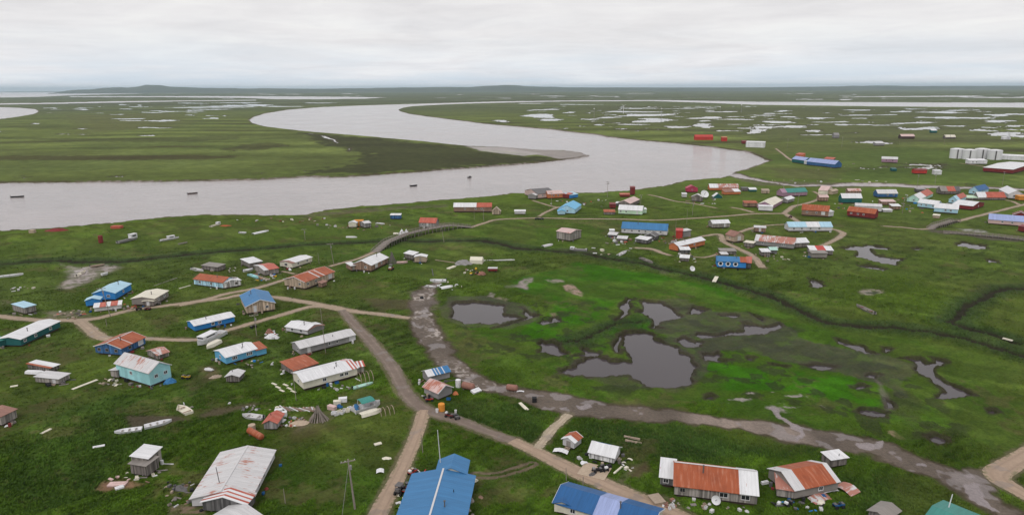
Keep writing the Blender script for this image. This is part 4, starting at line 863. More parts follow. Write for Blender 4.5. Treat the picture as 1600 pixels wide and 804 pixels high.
# ------------------------------------------------ riverside
H('fish_camp_house','small grey house with wide red roof beside the boardwalk','house',5.5,(655,356),(681,357),9,6,'c','grey','b',('rred',0),'Dc.5 c.2')
H('fish_shed','white box shed next to the orange tarp shelter near the river','shed',3.6,(545,356),(557,356),8,2,'a','cream','p',('white',0))
H('fish_shed','pale grey shed with light roof right of the orange tarp shelter','shed',(562,354),(570,357),(578,355),8,2,'c','grey','b',('pale',0))
H('fish_shed','tiny white roofed shed with blue side and orange scrap near the shore','shed',3.2,(610,343),(626,343),7,-1,'c','dblue','b',('white',0))
H('long_cabin','long reddish cabin with white roof rusting at its right end by the river','house',6.0,(709,332),(768,332),9,5,'c','brown','s',[(.6,'white',.1),(1.0,'rred',.5)],'c.3 c.58 c.74')
H('storage_shed','tan gabled shed at the right end of the long reddish cabin','shed',4.0,(769,336),(782,336),6,6,'a','wood','b',('tan',0))
H('storage_shed','small pale grey trailer shed on the grass above the bridge end','shed',3.0,(804,335),(821,335),5,-1,'c','pale','p',('white',0))
H('store_building','large pale building with dark grey roof on the river bank','building',(820,305),(840,311),(857,306),8,5,'c','pink','s',('dgrey',0),'c.3 c.6 a.5','',annex=[(3.0,(825,311),(837,312),7,2,'a','grey','s',('pale',0))])
H('family_house','orange tan house with pinkish roof between the dark roofed building and the red hut','house',6.0,(856,311),(879,310),8,4,'c','orange','s',('pink',0),'c.4 c.7')
H('hut','small dark red hut beside the light blue hut on the bank','hut',5.0,(879,310),(889,311),7,-1,'c','dred','p',('rred',0))
H('hut','small bright blue hut with light blue roof on the river bank','hut',5.0,(890,311),(903,309),6,-2,'c','blue','p',('sky',0))
H('family_house','blue house with a medium blue roof beside the far footpath fork','house',(872,334),(898,335),(908,327),8,6,'c','sky','p',('lblue',0),'a.45','',annex=[((871,334),(872,336),(883,336),6,2,'a','sky','p',('lblue',0))])
H('storage_shed','tall grey board shed with faded pink roof standing alone above the creek','shed',(871,374),(891,378),(908,373),14,3,'a','weath','b',('pink',.3),'Sc.5')
H('family_house','dark red house with pale roof in the riverside cluster','house',(969,322),(984,325),(999,318),7,4,'c','dweath','b',('pink',.2),'a.5','',annex=[(4,(953,326),(962,326),7,-1,'c','dred','p',('dred',0)),(3,(961,322),(972,323),5,-1,'c','dgrey','p',('white',0))])
H('fuel_tower','tall dark red tower box on the river bank','tower',3.6,(985,305),(992,305),12,-1,'c','dred','p',('dred',0),group=None)
H('hut','low dark red hut between the red tower and the pale roofed house','hut',4.0,(969,308),(984,308),4,-1,'c','dred','p',('rred',0))
H('family_house','pale green house with white roof above the far footpath','house',6.5,(966,335),(1003,337),8,6,'c','lgreen','p',('white',0),'c.1 c.33 Dc.8','',annex=[(4.0,(1001,334),(1010,334),7,-1,'c','lgreen','p',('white',0))])
H('storage_shed','low rust brown shed left of the pale green house','shed',3.6,(944,336),(961,336),5,-2,'c','dweath','b',('rust',0))
H('school_building','long white building with bright blue roof and a row of windows','building',7.0,(971,365),(1042,369),9,8,'c','pale','p',('roofblue',0),'c.07 c.23 c.39 c.53 c.7 c.86','P')
H('storage_shed','small dark gabled shed with white fascia in front of the long blue roof','shed',4.4,(1008,374),(1024,376),7,4,'a','dgrey','b',('dgrey',0),'Sc.5','T')
H('storage_shed','dark low shed with messy white roof in front of the long blue roof','shed',4.0,(993,379),(1011,382),7,-2,'c','dgrey','b',('white',.3))
H('storage_shed','small dark shed with light grey roof left of the long blue roof','shed',3.0,(950,371),(963,372),5,-2,'c','dgrey','b',('pale',0))
H('storage_shed','low lean-to with pale roof and open dark front on the junk lot','shed',3.0,(964,377),(979,378),5,-2,'c','dweath','b',('pale',.1))
H('storage_box','tiny white shed alone left of the long blue roof','shed',2.2,(953,364),(960,364),4,-1,'c','white','p',('white',0))
H('shipping_container','bright red shipping container behind the orange house','container',(1056,369),(1056,372),(1066,372),12,-1,'c','red','p',('red',0),lift=.05)
H('shipping_container','grey shipping container right against the red one','container',2.6,(1067,371),(1079,369),10,-1,'c','grey','p',('pale',0),lift=.05)
H('family_house','orange house with white roof behind the snow machine shed','house',(1049,390),(1059,394),(1101,384),10,4,'c','orange','s',('white',0),'c.35 c.6','P')
H('storage_shed','upper dark shed with white roof in front of the orange house','shed',3.4,(1063,397),(1078,397),7,-2,'c','dgrey','b',('white',0))
H('storage_shed','lower shed with dirty white roof and open front below the orange house','shed',3.2,(1062,408),(1076,409),6,-2,'c','dweath','b',('white',.1))
H('family_house','grey house with snow white roof alone beside the tan garage house','house',5.0,(1113,357),(1140,356),8,4,'c','weath','b',('white',0),'Dc.7')
H('garage_house','cream gabled garage house with brown roof at the fork of the far track','house',(1135,376),(1147,380),(1162,378),11,6,'a','tan','p',('brownr',0),'Oc.5 Sa.5')
H('family_house','bright blue house with three round framed windows and a rust white end','house',6.0,(1120,419),(1165,421),12,5,'c','blue','p',[(.78,'roofblue',0),(1.0,'rust',.3)],'Wc.12 Wc.38 Wc.64','P',annex=[((1166,412),(1165,420),(1173,417),10,-2,'c','dgrey','b',('rred',.4))])
H('storage_shed','grey flat roofed shed behind the bright blue house','shed',4.0,(1126,398),(1150,398),6,-1,'c','dweath','b',('weath',0))
H('storage_shed','small dark shed with white front at the left of the bright blue house','shed',3.0,(1127,404),(1137,404),7,-1,'c','dweath','p',('pale',0))
H('bunkhouse','very long grey house with pink striped white roof','house',7.0,(1179,384),(1240,390),9,7,'c','grey','s',[(.1,'pale',0),(1.0,'pale',.85)],'c.2 c.72 c.76','',annex=[(6,(1241,388),(1263,387),9,5,'c','dweath','b',('white',0),'Dc.4')])
H('storage_shed','little shed with whitish roof in front of the pink striped roof','shed',3.6,(1190,401),(1203,401),8,-2,'c','dweath','b',('white',0))
H('storage_shed','little shed with greenish roof in front of the pink striped roof','shed',3.6,(1203,397),(1214,397),7,3,'c','dgrey','b',('mint',0))
H('outhouse','small brown shed with light grey roof beside the connecting footpath','shed',3.6,(1178,363),(1196,364),8,-1,'c','brown','b',('pale',0),'Dc.5')
H('outhouse','small open shed with pale roof beside the cream garage house','shed',3.0,(1162,386),(1176,388),8,-1,'c','dweath','b',('cream',0))
H('storage_shed','red and white roofed long shed beside the curved track','shed',4.4,(1265,398),(1301,399),8,-3,'c','dweath','b',[(.32,'white',0),(.68,'red',0),(1.0,'white',0)])
H('storage_shed','plain tan grey shed in front of the red and white roofed shed','shed',3.6,(1268,404),(1292,404),9,-1,'c','weath','p',('weath',0))
H('family_house','white house with a light blue and white roof inside the curved track','house',6.0,(1232,362),(1300,362),8,6,'c','pale','s',[(.42,'sky',0),(.72,'white',0),(1.0,'sky',0)],'c.12 c.3 c.5 c.7 Dc.9')
H('family_house','mauve house with a teal green roof near the slough','house',6.0,(1222,308),(1261,306),7,5,'c','purple','s',[(.2,'purple',0),(1.0,'tealr',0)],'c.5')
H('quonset_garage','mauve garage with arched off white roof beside the white trailer','garage',(1190,322),(1206,328),(1222,319),7,5,'c','purple','p',('cream',0),'')
H('cargo_trailer','plain white box trailer beside the arched garage','trailer',3.0,(1185,330),(1207,331),8,-1,'c','white','p',('white',0))
H('storage_shed','grey shed with white hipped roof between the garage and the mauve house','shed',(1224,315),(1230,318),(1241,315),6,3,'c','grey','b',('white',0))
H('storage_shed','rust brown shed right of the white box trailer footpath','shed',4.0,(1163,324),(1183,324),7,-2,'c','brown','b',('rust',.3))
H('long_cabin','long orange building with white roof rusting in the middle by the slough mouth','building',6.0,(1109,298),(1154,298),5,5,'c','orange','s',[(.3,'white',0),(1.0,'pale',.8)])
H('cabin','small orange cabin below the long orange building','cabin',4.0,(1132,305),(1157,304),5,-3,'c','orange','s',[(.6,'brownr',0),(1.0,'white',0)])
H('family_house','magenta gabled house beside the white radome dish','house',5.0,(1073,301),(1090,301),7,4,'a','mag','s',('mag',0),'Sc.5')
H('storage_shed','cluster shed of dark boards in front of the magenta house','shed',4.0,(1080,315),(1097,316),8,4,'a','dweath','b',('pale',.1),'Dc.4')
H('storage_box','small white box shed left of the dark board shed','shed',2.6,(1066,309),(1073,309),6,-1,'c','pale','p',('white',0))
H('tent_cabin','small green and white tent cabin right of the dark board shed','tent',4.0,(1115,310),(1128,310),3,5,'a','teal','p',('white',0),lift=.05)
H('storage_shed','small dark shed just right of the long orange building','shed',3.0,(1159,299),(1169,299),5,-1,'c','dweath','b',('dgrey',0))
H('storage_shed','small green and white shed between dark and tan sheds','shed',3.0,(1171,300),(1182,300),4,-2,'c','teal','p',('white',0))
H('storage_shed','small tan shed right of the green and white shed','shed',3.0,(1191,303),(1202,303),5,-2,'c','tan','b',('wood',0))
H('tent_cabin','pale peach canvas tent near the slough','tent',(1285,300),(1292,304),(1301,300),6,5,'a','cream','p',('pink',0),lift=.05)
H('tent_cabin','low tan canvas lean-to attached at the right of the peach tent','tent',3.4,(1300,304),(1309,302),5,2,'c','tan','p',('tan',0),lift=.05)
H('storage_shed','brown shed with pinkish white roof at the footpath end','shed',4.2,(1280,315),(1294,315),7,3,'c','brown','b',('pink',0))
H('family_house','dark teal house with a plain white roof','house',5.0,(1315,318),(1346,318),9,6,'c','teal','p',('white',0))
H('storage_shed','jumbled pinkish shed behind the dark teal house','shed',4.0,(1325,303),(1345,303),5,3,'c','brown','b',('pink',.5))
H('family_house','dark brown house with brick red roof and white lean-to','house',7.0,(1252,337),(1294,340),10,7,'c','brown','p',('rust',0),'c.2 c.55 Oc.8','',annex=[(5,(1294,340),(1302,339),9,-3,'c','pale','p',('white',0))])
H('family_house','dark red house with brick red roof and grey roofed rear wing','house',6.0,(1323,338),(1366,343),9,6,'c','dred','p',('rust',0),'c.15 c.4 c.6','',annex=[(5.5,(1336,330),(1377,332),9,3,'c','pale','s',('pale',0))])
H('family_house','slate blue house with light roof behind the jumbled white sheds','house',6.0,(1371,309),(1402,309),7,5,'c','dblue','p',('pale',0),'c.5 c.8')
H('storage_shed','flat pinkish white roofed shed in front of the slate blue house','shed',4.0,(1377,321),(1399,321),6,-2,'c','brown','b',('pink',.2))
H('storage_shed','low long white roofed shed nearest the boardwalk','shed',3.0,(1380,332),(1394,332),4,-1,'c','pale','p',('white',0))
H('storage_shed','white roofed brown shed right of the low long white shed','shed',3.6,(1393,328),(1407,328),6,-2,'c','brown','b',('white',0))
H('family_house','pale green gabled house with half white and half red roof','house',(1419,315),(1436,318),(1457,308),7,6,'c','mint','p',[(.45,'white',0),(1.0,'rred',0)],'a.45')
H('family_house','long pale blue house with white roof right of the pale green gable','house',6.0,(1433,324),(1463,328),8,5,'c','sky','p',('white',0),'c.2 c.45 c.8')
H('family_house','white house with two small windows in front of the long pale blue house','house',6.0,(1459,332),(1496,335),8,6,'c','sky','p',('white',0),'c.48 c.7')
H('storage_shed','tiny tan shed below the white house with two windows','shed',2.6,(1457,341),(1467,342),5,-1,'c','tan','p',('cream',0))
H('family_house','pale blue gabled house with red roof behind the dark red house','house',(1481,318),(1494,319),(1509,313),7,5,'c','sky','p',[(.3,'sky',0),(1.0,'rred',0)],'a.5')
H('family_house','dark red house with a broad white roof near the wooden bridge','house',(1495,323),(1519,329),(1537,323),7,4,'a','dred','p',('white',0),'c.5')
H('storage_shed','grey clutter shed with red pink roof close to the slough','shed',6.0,(1470,304),(1500,304),6,6,'c','dweath','b',[(.35,'weath',0),(.75,'rred',0),(1.0,'dgrey',0)])
H('storage_box','dark grey box shed at the slough edge','shed',4.0,(1433,301),(1447,301),5,-1,'c','dgrey','p',('grey',0))
H('family_house','pale blue house with deep blue hipped roof','house',(1515,303),(1528,305),(1544,301),7,6,'c','sky','p',('roofdk',0),'a.5 c.4')
H('storage_shed','moss green flat roofed shed between white and red roofs','shed',5.0,(1509,313),(1528,313),4,-2,'c','dweath','b',('lgreen',0))
H('family_house','long house with brick red roof and white striped end','house',6.0,(1528,313),(1571,313),5,7,'c','dweath','b',[(.33,'white',.4),(1.0,'rred',0)])
H('family_house','white gabled house with pinkish right slope','house',(1560,303),(1575,311),(1593,309),8,6,'a','pale','p',('white',.1),'Bc.4')
H('hut','bright orange hut at the right photo edge','hut',4.0,(1592,314),(1608,314),7,-1,'c','orangeb','p',('orangeb',0))
H('family_house','long house with lavender blue roof and peach walls at the right edge','house',7.0,(1544,350),(1606,355),8,7,'c','pink','s',('lav',0),'c.35 c.6')
H('family_house','red house with small white gable above the lavender roof','house',5.0,(1582,340),(1606,342),5,5,'a','dred','p',('dred',0),'','T')
H('hut','dark red hut below the lavender roofed house','hut',4.0,(1590,362),(1610,365),9,-1,'c','dred','p',('dred',0))
# ------------------------------------------------ beyond the slough
H('store_building','dark teal building with lavender roof beside the landing','building',8.0,(1237,254),(1257,257),6,4,'c','teal','p',('lav',0))
H('store_building','long dark blue building with lavender roof and white end','building',9.0,(1260,258),(1304,263),6,5,'c','dblue','p',('lav',0),'','',annex=[(6,(1256,257),(1260,258),6,-1,'c','white','p',('white',0))])
H('hut','orange roofed hut behind the dark teal building','hut',5.0,(1243,245),(1253,246),4,-2,'c','orange','p',('rred',0))
H('hut','rusty roofed hut behind the long dark blue building','hut',6.0,(1287,252),(1301,253),4,-2,'c','brown','p',('rred',0))
H('storage_building','plain white windowless building above the river landing','building',8.0,(1165,230),(1194,231),8,-1,'c','white','p',('white',0),lift=.1)
H('hut','dark red hut touching the left of the white windowless building','hut',6.0,(1160,225),(1168,225),4,-1,'c','dred','p',('dred',0))
H('barn','red barn standing alone on the plain above the river bend','barn',9.0,(1086,219),(1114,219),5,3,'c','red','p',('red',0),lift=.1)
H('hut','small faded red hut right of the lone red barn','hut',6.0,(1128,221),(1136,221),6,-1,'c','red','p',('orange',0),lift=.1)
H('service_building','low white building in front of the white fuel tanks','building',6.0,(1514,257),(1542,257),6,-2,'c','white','p',('white',0),'c.2 c.4')
H('school_building','very large red building with white roof at the right edge','building',(1546,266),(1582,272),(1622,262),7,2,'a','dred','s',('white',0),lift=.8)
H('school_building','white upper hall behind the large red building','building',10.0,(1562,249),(1622,252),6,2,'c','white','p',('white',0),lift=.1)
H('hut','small red house beside the tundra pond','hut',5.0,(1429,272),(1448,272),6,2,'c','red','p',('dred',0))
H('hut','plain white cabin right of the small red house','hut',4.0,(1460,273),(1471,273),6,-1,'c','white','p',('white',0),lift=.1)
H('hut','mauve grey house alone in the middle of the far meadow','house',7.0,(1377,254),(1402,255),6,3,'c','purple','p',('pale',0),'c.3 c.7')
H('hut','small teal hut left of the small red house','hut',4.0,(1394,268),(1401,268),4,-1,'c','teal','p',('teal',0))
H('barn','dark brown barn with pinkish roof between the far ponds','barn',9.0,(1408,217),(1429,217),4,3,'c','dkb','p',('pink',0))
H('hut','tiny green hut with white roof far behind the fuel tanks','hut',6.0,(1455,208),(1464,208),4,-2,'c','teal','p',('white',0))
H('hut','tiny peach roofed hut far behind the fuel tanks','hut',7.0,(1477,217),(1485,217),3,3,'c','dweath','p',('cream',0))
H('hut','tiny cream roofed hut beside the peach roofed one','hut',7.0,(1486,217),(1493,217),3,3,'c','dweath','p',('cream',0))
H('chapel','tiny white chapel with pointed spire beside the big far pond','chapel',6.0,(1568,218),(1579,218),3,-1,'c','white','p',('white',0),lift=.1,annex=[(3.0,(1575,218),(1577.5,218),6,5,'a','white','p',('white',0))])
H('hut','lone grey hut on the far plain beside a small pond','hut',7.0,(1303,216),(1311,216),5,3,'c','grey','p',('grey',0))
H('hut','low grey hut at the edge of the white far pond','hut',7.0,(1368,228),(1382,228),4,-2,'c','grey','p',('pale',0))
# ================================================================ smaller things
def seg(p, q, z=0.0):
    a, b_ = G(*p, z), G(*q, z); d = b_ - a; return (a + b_) / 2, math.atan2(d.y, d.x), d.length
def loft_hull(L, W, Hh, th=.06, flat=.75, n=11, bow=1.0):
    """open hull, bow at +x; outer skin, rim and inner skin in one surface"""
    st = []
    for i in range(n):
        t = i / (n - 1); x = -L / 2 + L * t; wv = W / 2 * (1 - max(0, (t - .55) / .45) ** 2.0 * bow) * (.88 + .12 * min(1, t * 4)); wv = max(wv, .03)
        sh = Hh * (.82 + .32 * max(0, t - .45) ** 1.4 * 2); kz = Hh * .30 * max(0, (t - .7) / .3) ** 2
        st.append((x, wv, sh, kz))
    vs = []; fs = []
    for x, w, h, kz in st:
        wi = max(w - th, .01); vs += [(x, -w, h), (x, -w * flat, kz), (x, 0, kz - .04), (x, w * flat, kz), (x, w, h), (x, wi, h), (x, wi * flat, kz + th + .04), (x, 0, kz + th), (x, -wi * flat, kz + th + .04), (x, -wi, h)]
    k = 10
    for i in range(n - 1):
        for j in range(k): fs.append((i * k + j, i * k + (j + 1) % k, (i + 1) * k + (j + 1) % k, (i + 1) * k + j))
    fs += [(0, 9, 8, 1), (1, 8, 7, 2), (2, 7, 6, 3), (3, 6, 5, 4)]
    # transom
    o = len(vs); x = -L / 2; w, h = st[0][1], st[0][2]
    e = (n - 1) * k; fs += [(e+1, e+8, e+9, e+0), (e+2, e+7, e+8, e+1), (e+3, e+6, e+7, e+2), (e+4, e+5, e+6, e+3)]
    return vs, fs, st
def boat(name, label, cat, p, q, W=1.7, Hh=.75, hull='pale', inner=None, seats=2, cabin=None, motor=True, over=False, group=None, z=0.0, canopy=None):
    c, rz, L = seg(p, q, z); L = max(L, 2.2)
    if z == 0.0: z = GZ(c.x, c.y)
    root = empty(name, (c.x, c.y, z + .02), rz); tag(root, label, cat, group)
    vs, fs, st = loft_hull(L, W, Hh); mb = MB()
    if over: vs = [(x, -y, Hh * 1.05 - zz) for x, y, zz in vs]
    mb.add(vs, fs); T = MB(); w0 = st[0][1] * .97
    if not over: mb.box((-L / 2 + .03, 0, Hh * .42), (.07, 2 * w0, Hh * .76))
    mb.build('hull', paint_mat(hull, .5, .25), root, smooth=False)
    if over: return root
    for i in range(seats):
        s = MB(); x = -L * .28 + L * .5 * i / max(1, seats - 1 if seats > 1 else 1); s.box((x, 0, Hh * .55), (.32, W * .86, .06)); s.build('seat', paint_mat(inner or 'weath', .8), root)
    if motor:
        s = MB(); s.box((-L / 2 - .22, 0, Hh + .12), (.34, .28, .42)); s.box((-L / 2 - .2, 0, Hh * .5), (.14, .12, Hh * .9)); s.build('outboard_motor', paint_mat('black', .4), root)
    if cabin:
        t, cl, ch, col = cabin; x = -L / 2 + L * t; s = MB(); s.box((x, 0, Hh + ch / 2 - .1), (cl, W * .78, ch)); s.box((x - .05, 0, Hh + ch - .06), (cl + .3, W * .86, .08)); s.build('cabin', paint_mat(col, .5, .2), root)
        s = MB(); s.box((x + cl / 2 + .015, 0, Hh + ch * .52), (.04, W * .66, ch * .35)); s.build('window', glass_mat(), root)
        for sy in (-1, 1): s = MB(); s.box((x, sy * (W * .39 + .015), Hh + ch * .52), (cl * .6, .04, ch * .33)); s.build('window', glass_mat(), root)
    if canopy:
        s = MB(); x = L * .0; zt = Hh + 1.25
        for i in range(5):
            pass
        vv = []; 
        for i in range(7):
            a = -1 + 2 * i / 6; 
            for xx in (-L * .28, L * .22): vv.append((xx, a * W * .55, zt - .28 * a * a))
        for i in range(7):
            a = -1 + 2 * i / 6
            for xx in (-L * .28, L * .22): vv.append((xx, a * W * .55, zt - .28 * a * a + .05))
        ff = [(2*i, 2*i+2, 2*i+3, 2*i+1) for i in range(6)] + [(14+2*i, 14+2*i+1, 14+2*i+3, 14+2*i+2) for i in range(6)] + [(0,1,15,14),(12,26,27,13)] + [(2*i,14+2*i,16+2*i,2*i+2) for i in range(6)] + [(2*i+1,2*i+3,17+2*i,15+2*i) for i in range(6)]
        s.add(vv, ff); s.build('canopy', paint_mat(canopy, .7), root)
        for sx_ in (-.26, .2):
            for sy in (-1, 1): s = MB(); s.tube((L * sx_, sy * W * .46, Hh * .8), (L * sx_, sy * W * .46, zt - .2), .04, n=6); s.build('canopy_post', paint_mat('white', .5), root)
    return root
RZ = RIVER_Z - .12
boat('skiff', 'dark skiff on the river nearest the left photo edge', 'boat', (17,308.6), (38,307.6), 2.2, .9, 'black', z=RZ)
boat('skiff', 'dark skiff on the river left of the small skiff in midstream', 'boat', (293,303.4), (309,302.3), 2.1, .9, 'dkb', z=RZ)
boat('skiff', 'small dark skiff in midstream below the dark peninsula', 'boat', (641,291.4), (652,290.6), 2.2, 1.0, 'black', z=RZ)
boat('skiff', 'tiny dark boat seen end on near the peninsula shore', 'boat', (731,278.2), (737,277.6), 1.8, .8, 'dgrey', z=RZ, cabin=(.5, 1.4, .8, 'dgrey'))
boat('cabin_boat', 'grey work boat with high white cabin on the riverside grass', 'boat', (184,381), (215,373.5), 2.6, 1.1, 'grey', cabin=(.78, 3.4, 1.9, 'white'))
boat('cabin_boat', 'pale boat with low white cabin on the meadow right of the grey work boat', 'boat', (250,377.5), (280,372.5), 2.2, .8, 'pale', cabin=(.58, 3.2, 1.1, 'white'))
boat('skiff', 'slender brown skiff lying below the low cabin white boat', 'boat', (279,382), (293,379.5), 1.4, .5, 'weath', motor=False)
boat('skiff', 'pale skiff beside a rust coloured patch near the shore', 'boat', (329,355), (345,350.5), 2.0, .8, 'cream', cabin=(.75, 2, .9, 'white'))
boat('skiff', 'short white skiff on the meadow left of the long overturned boat', 'boat', (374,364), (385,364.5), 1.8, .7, 'white')
boat('long_boat', 'long overturned white boat alone on the riverside meadow', 'boat', (395,366.5), (420,361), 2.0, .7, 'white', over=True)
boat('long_boat', 'long white skiff cut by the left photo edge on tall grass', 'boat', (-4,434), (37,429.5), 1.8, .8, 'white', seats=3)
boat('skiff', 'dark rimmed skiff stranded in the grey mud flat', 'boat', (120,432), (134,424), 1.8, .7, 'cream', seats=2)
boat('skiff', 'tan skiff at the dry end of the grey mud flat', 'boat', (142,418.5), (164,415.5), 1.7, .7, 'wood')
boat('skiff', 'white skiff near the blue house above the mud flat edge', 'boat', (159,431), (169,429), 1.8, .9, 'white', motor=False)
boat('fishing_boat', 'big white fishing boat with row of dark windows beside the lower track', 'boat', (350,521), (309,541), 3.0, 1.5, 'white', cabin=(.62, 5.5, 1.0, 'white'))
boat('overturned_boat', 'cream overturned hull leaning against the big white fishing boat', 'boat', (343,535), (323,545), 2.4, 1.0, 'cream', over=True)
boat('skiff', 'grey green skiff beside the collapsed board shed', 'boat', (300,421), (318,425), 2.0, .8, 'pale')
boat('overturned_boat', 'pale overturned boat right of the collapsed board shed', 'boat', (331,424), (346,419), 2.0, .7, 'white', over=True)
boat('skiff', 'white skiff at the left foot of the junk heap', 'boat', (380,424.5), (396,422), 2.2, .9, 'white')
boat('skiff', 'teal skiff at the lower edge of the junk heap', 'boat', (389,430.5), (404,436), 1.7, .7, 'cyan')
boat('rowboat', 'small cream boat lying alone on the dark meadow', 'boat', (296,648), (279,637), 2.2, .7, 'cream', 'brown', motor=False)
boat('long_boat', 'long white skiff with orange box in its bow on the dark meadow', 'boat', (222,671), (179,677), 1.8, .6, 'white', seats=3, motor=False)
boat('long_boat', 'white skiff with pointed end right of the orange boxed skiff', 'boat', (226,669.5), (269,659.5), 1.9, .7, 'white', seats=3, motor=False)
boat('white_boat', 'white hull lying along the low shed with rusted roof end', 'boat', (42,582.5), (71,583.5), 1.7, .7, 'white', over=True)
boat('overturned_boat', 'cream overturned hull below the green canopied boat', 'boat', (563,652), (596,642), 2.0, .8, 'cream', over=True)
boat('cabin_boat', 'white boat with teal green canopy beside the totes', 'boat', (553,645), (594,633), 2.7, 1.3, 'pale', canopy='tealr', motor=False)
boat('skiff', 'narrow mint green skiff below the cream house', 'boat', (552,608.5), (583,600), 1.3, .5, 'mint')
boat('skiff', 'grey aluminium skiff behind the coral roofed smokehouse', 'boat', (411,655), (379,651), 1.9, .7, 'pale')
boat('skiff', 'white skiff with dark interior near the end of the muddy track', 'boat', (697,440), (672,440), 2.2, .9, 'white', 'black')
boat('skiff', 'pale green white skiff below the dark interior skiff', 'boat', (688,451.5), (708,447.5), 2.0, .6, 'white', over=True)
boat('skiff', 'flat pale skiff left of the pale green white one', 'boat', (665,447.5), (681,449.5), 1.8, .5, 'pale', motor=False)
boat('skiff', 'grey skiff with white bow below the lone grey shed', 'boat', (917,393.5), (890,392), 2.2, .9, 'grey', cabin=(.85, 1.6, .7, 'white'))
boat('overturned_boat', 'pale green overturned boat left of the lone grey shed', 'boat', (848,386.5), (864,382.5), 1.9, .8, 'pale', over=True)
boat('skiff', 'pale skiff tilted at the creek bank near the plank path', 'boat', (966,401), (979,394), 2.0, .7, 'pale')
boat('skiff', 'grey skiff with dark rim pulled up on the creek mud', 'boat', (1001,405), (1020,413), 2.1, .8, 'weath', 'black')
boat('skiff', 'abandoned grey skiff on the open meadow beside the small mud ring', 'boat', (1366,491), (1338,478), 2.0, .8, 'weath', 'dred')
boat('wrecked_boat', 'pinkish wrecked boat between the two white roofed sheds', 'boat', (620,411.5), (637,411), 2.0, .8, 'pink')
boat('skiff', 'white skiff on the grass left of the red roofed grey house', 'boat', (588,349.5), (601,350.8), 1.8, .6, 'white')
boat('long_boat', 'pale overturned boat in the meadow below the orange tarp shelter', 'boat', (541,371), (558,371), 1.7, .6, 'pale', over=True)
boat('skiff', 'white boat on the grass beside the twin white tents', 'boat', (615,365.5), (627,365.8), 1.8, .6, 'cream', over=True)

def pole(label, base, top, arm=True, r=.15, group=None, col='log', guy=False, cat='utility pole', name='utility_pole', ang=.4):
    hgt = (base[1] - top[1]) / ppm(*base); b_ = G(*base); lean = (G(*base).x + (top[0] - base[0]) / ppm(*base)) - b_.x
    root = empty(name, b_, 0); tag(root, label, cat, group); mb = MB(); mb.tube((0, 0, -.4), (lean, 0, hgt), r, r * .62, 8); mb.build('pole', paint_mat(col, .9), root)
    if arm:
        for zz in ([hgt - .35] if arm == 1 else [hgt - .35, hgt - 1.5]):
            mb = MB(); mb.box((lean, -.14, zz), (2.5, .14, .16), ang); mb.build('crossarm', paint_mat(col, .9), root)
        for k in (-1.1, 1.1, -.45):
            mb = MB(); x, y = k * math.cos(ang), k * math.sin(ang); mb.lathe((lean + x, y - .14, hgt - .27), [(.05, 0), (.08, .06), (.05, .14), (.03, .2)], 6); mb.build('insulator', paint_mat('pale', .3), root)
        mb = MB(); mb.lathe((lean + .3, .1, hgt - 2.0), [(.22, 0), (.24, .1), (.24, .75), (.1, .85)], 8); mb.build('transformer', paint_mat('grey', .5), root)
    if guy:
        mb = MB(); mb.tube((lean, 0, hgt - 1.2), (-1.6, -3.2, 0), .035, n=5); mb.build('guy_wire', paint_mat('grey', .5), root)
    return root
pole('tall utility pole with crossarm on the grass left of the plank road', (555,795), (549,708), 1, .2, guy=True)
PL = [('utility pole with faded shaft at the lower track below the small blue roofed house', (401,523), (400,489), 1), ('tall bare pole standing against the long grey warehouse', (509,552), (506,478), 0), ('utility pole behind the long orange roofed plank house', (522,414), (518,379), 1), ('short bare pole behind the orange roofed plank house', (499,413), (498,394), 0), ('utility pole in front of the bright blue house by the mud flat', (173,494), (165,447), 1), ('pole in front of the cream house wall corner', (463,626), (461,572), 0), ('utility pole beside the boardwalk railing', (694,379), (690,349), 1), ('utility pole in front of the long reddish cabin', (756,345), (755,324), 1), ('thin pole left of the one before the long reddish cabin', (741,343), (741,329), 0), ('utility pole beside the orange tan riverside house', (862,323), (861,300), 1), ('dark lattice mast standing on the river bank against the water', (949,308), (949,283), 2), ('utility pole right of the pale green house', (1001,320), (1001,304), 1), ('utility pole on the meadow right of the long blue roof', (1082,336), (1082,316), 1), ('tall pole left of the pole on the meadow right of the long blue roof', (1073,350), (1073,326), 0), ('thin pole behind the red shipping container', (1055,371), (1055,343), 0), ('utility pole on the riverside meadow above the cream trailer house', (477,375), (476,357), 1), ('bare pole on the meadow by the left roadside junk', (167,510), (167,497), 0), ('utility pole at the upper plain near the landing', (1230,232), (1230,217), 1), ('utility pole on the plain beyond the long dark blue building', (1315,230), (1315,214), 1), ('utility pole among the jumbled white sheds', (1410,333), (1410,308), 1), ('utility pole on the meadow behind the red cabin pair', (1432,298), (1432,272), 1), ('utility pole below the plain white cabin', (1461,289), (1460,271), 1), ('utility pole in front of the very large red building', (1566,290), (1566,268), 1), ('thin pole beside the far white roofed teal house', (1320,312), (1320,294), 0), ('utility pole behind the mauve teal roofed house', (1224,304), (1223,289), 1), ('utility pole beside the flat white trailer and the garage', (1246,325), (1246,301), 1), ('thin pole between the brown barn and mauve house', (1405,226), (1405,212), 0), ('utility pole left of the far peach roofed hut', (1475,226), (1475,211), 1), ('bare pole on the grass beside the lower plank road', (661,708), (659,675), 0), ('grey post on the grass under the big white house corner', (446,786), (445,760), 0), ('short pole standing in the grass beside the driveway of tan planks', (885,752), (884,727), 0), ('thin pole rising beside the blue roof ridge and road', (911,757), (911,742), 0)]
for t in PL: pole(t[0], t[1], t[2], t[3], .13 if t[3] else .09, cat='utility pole' if t[3] else 'pole', name='utility_pole' if t[3] else 'bare_pole')
pole('tall white antenna mast on the big blue roofed house', (690,742), (686,664), 0, .10, col='pale', cat='antenna mast', name='antenna_mast')
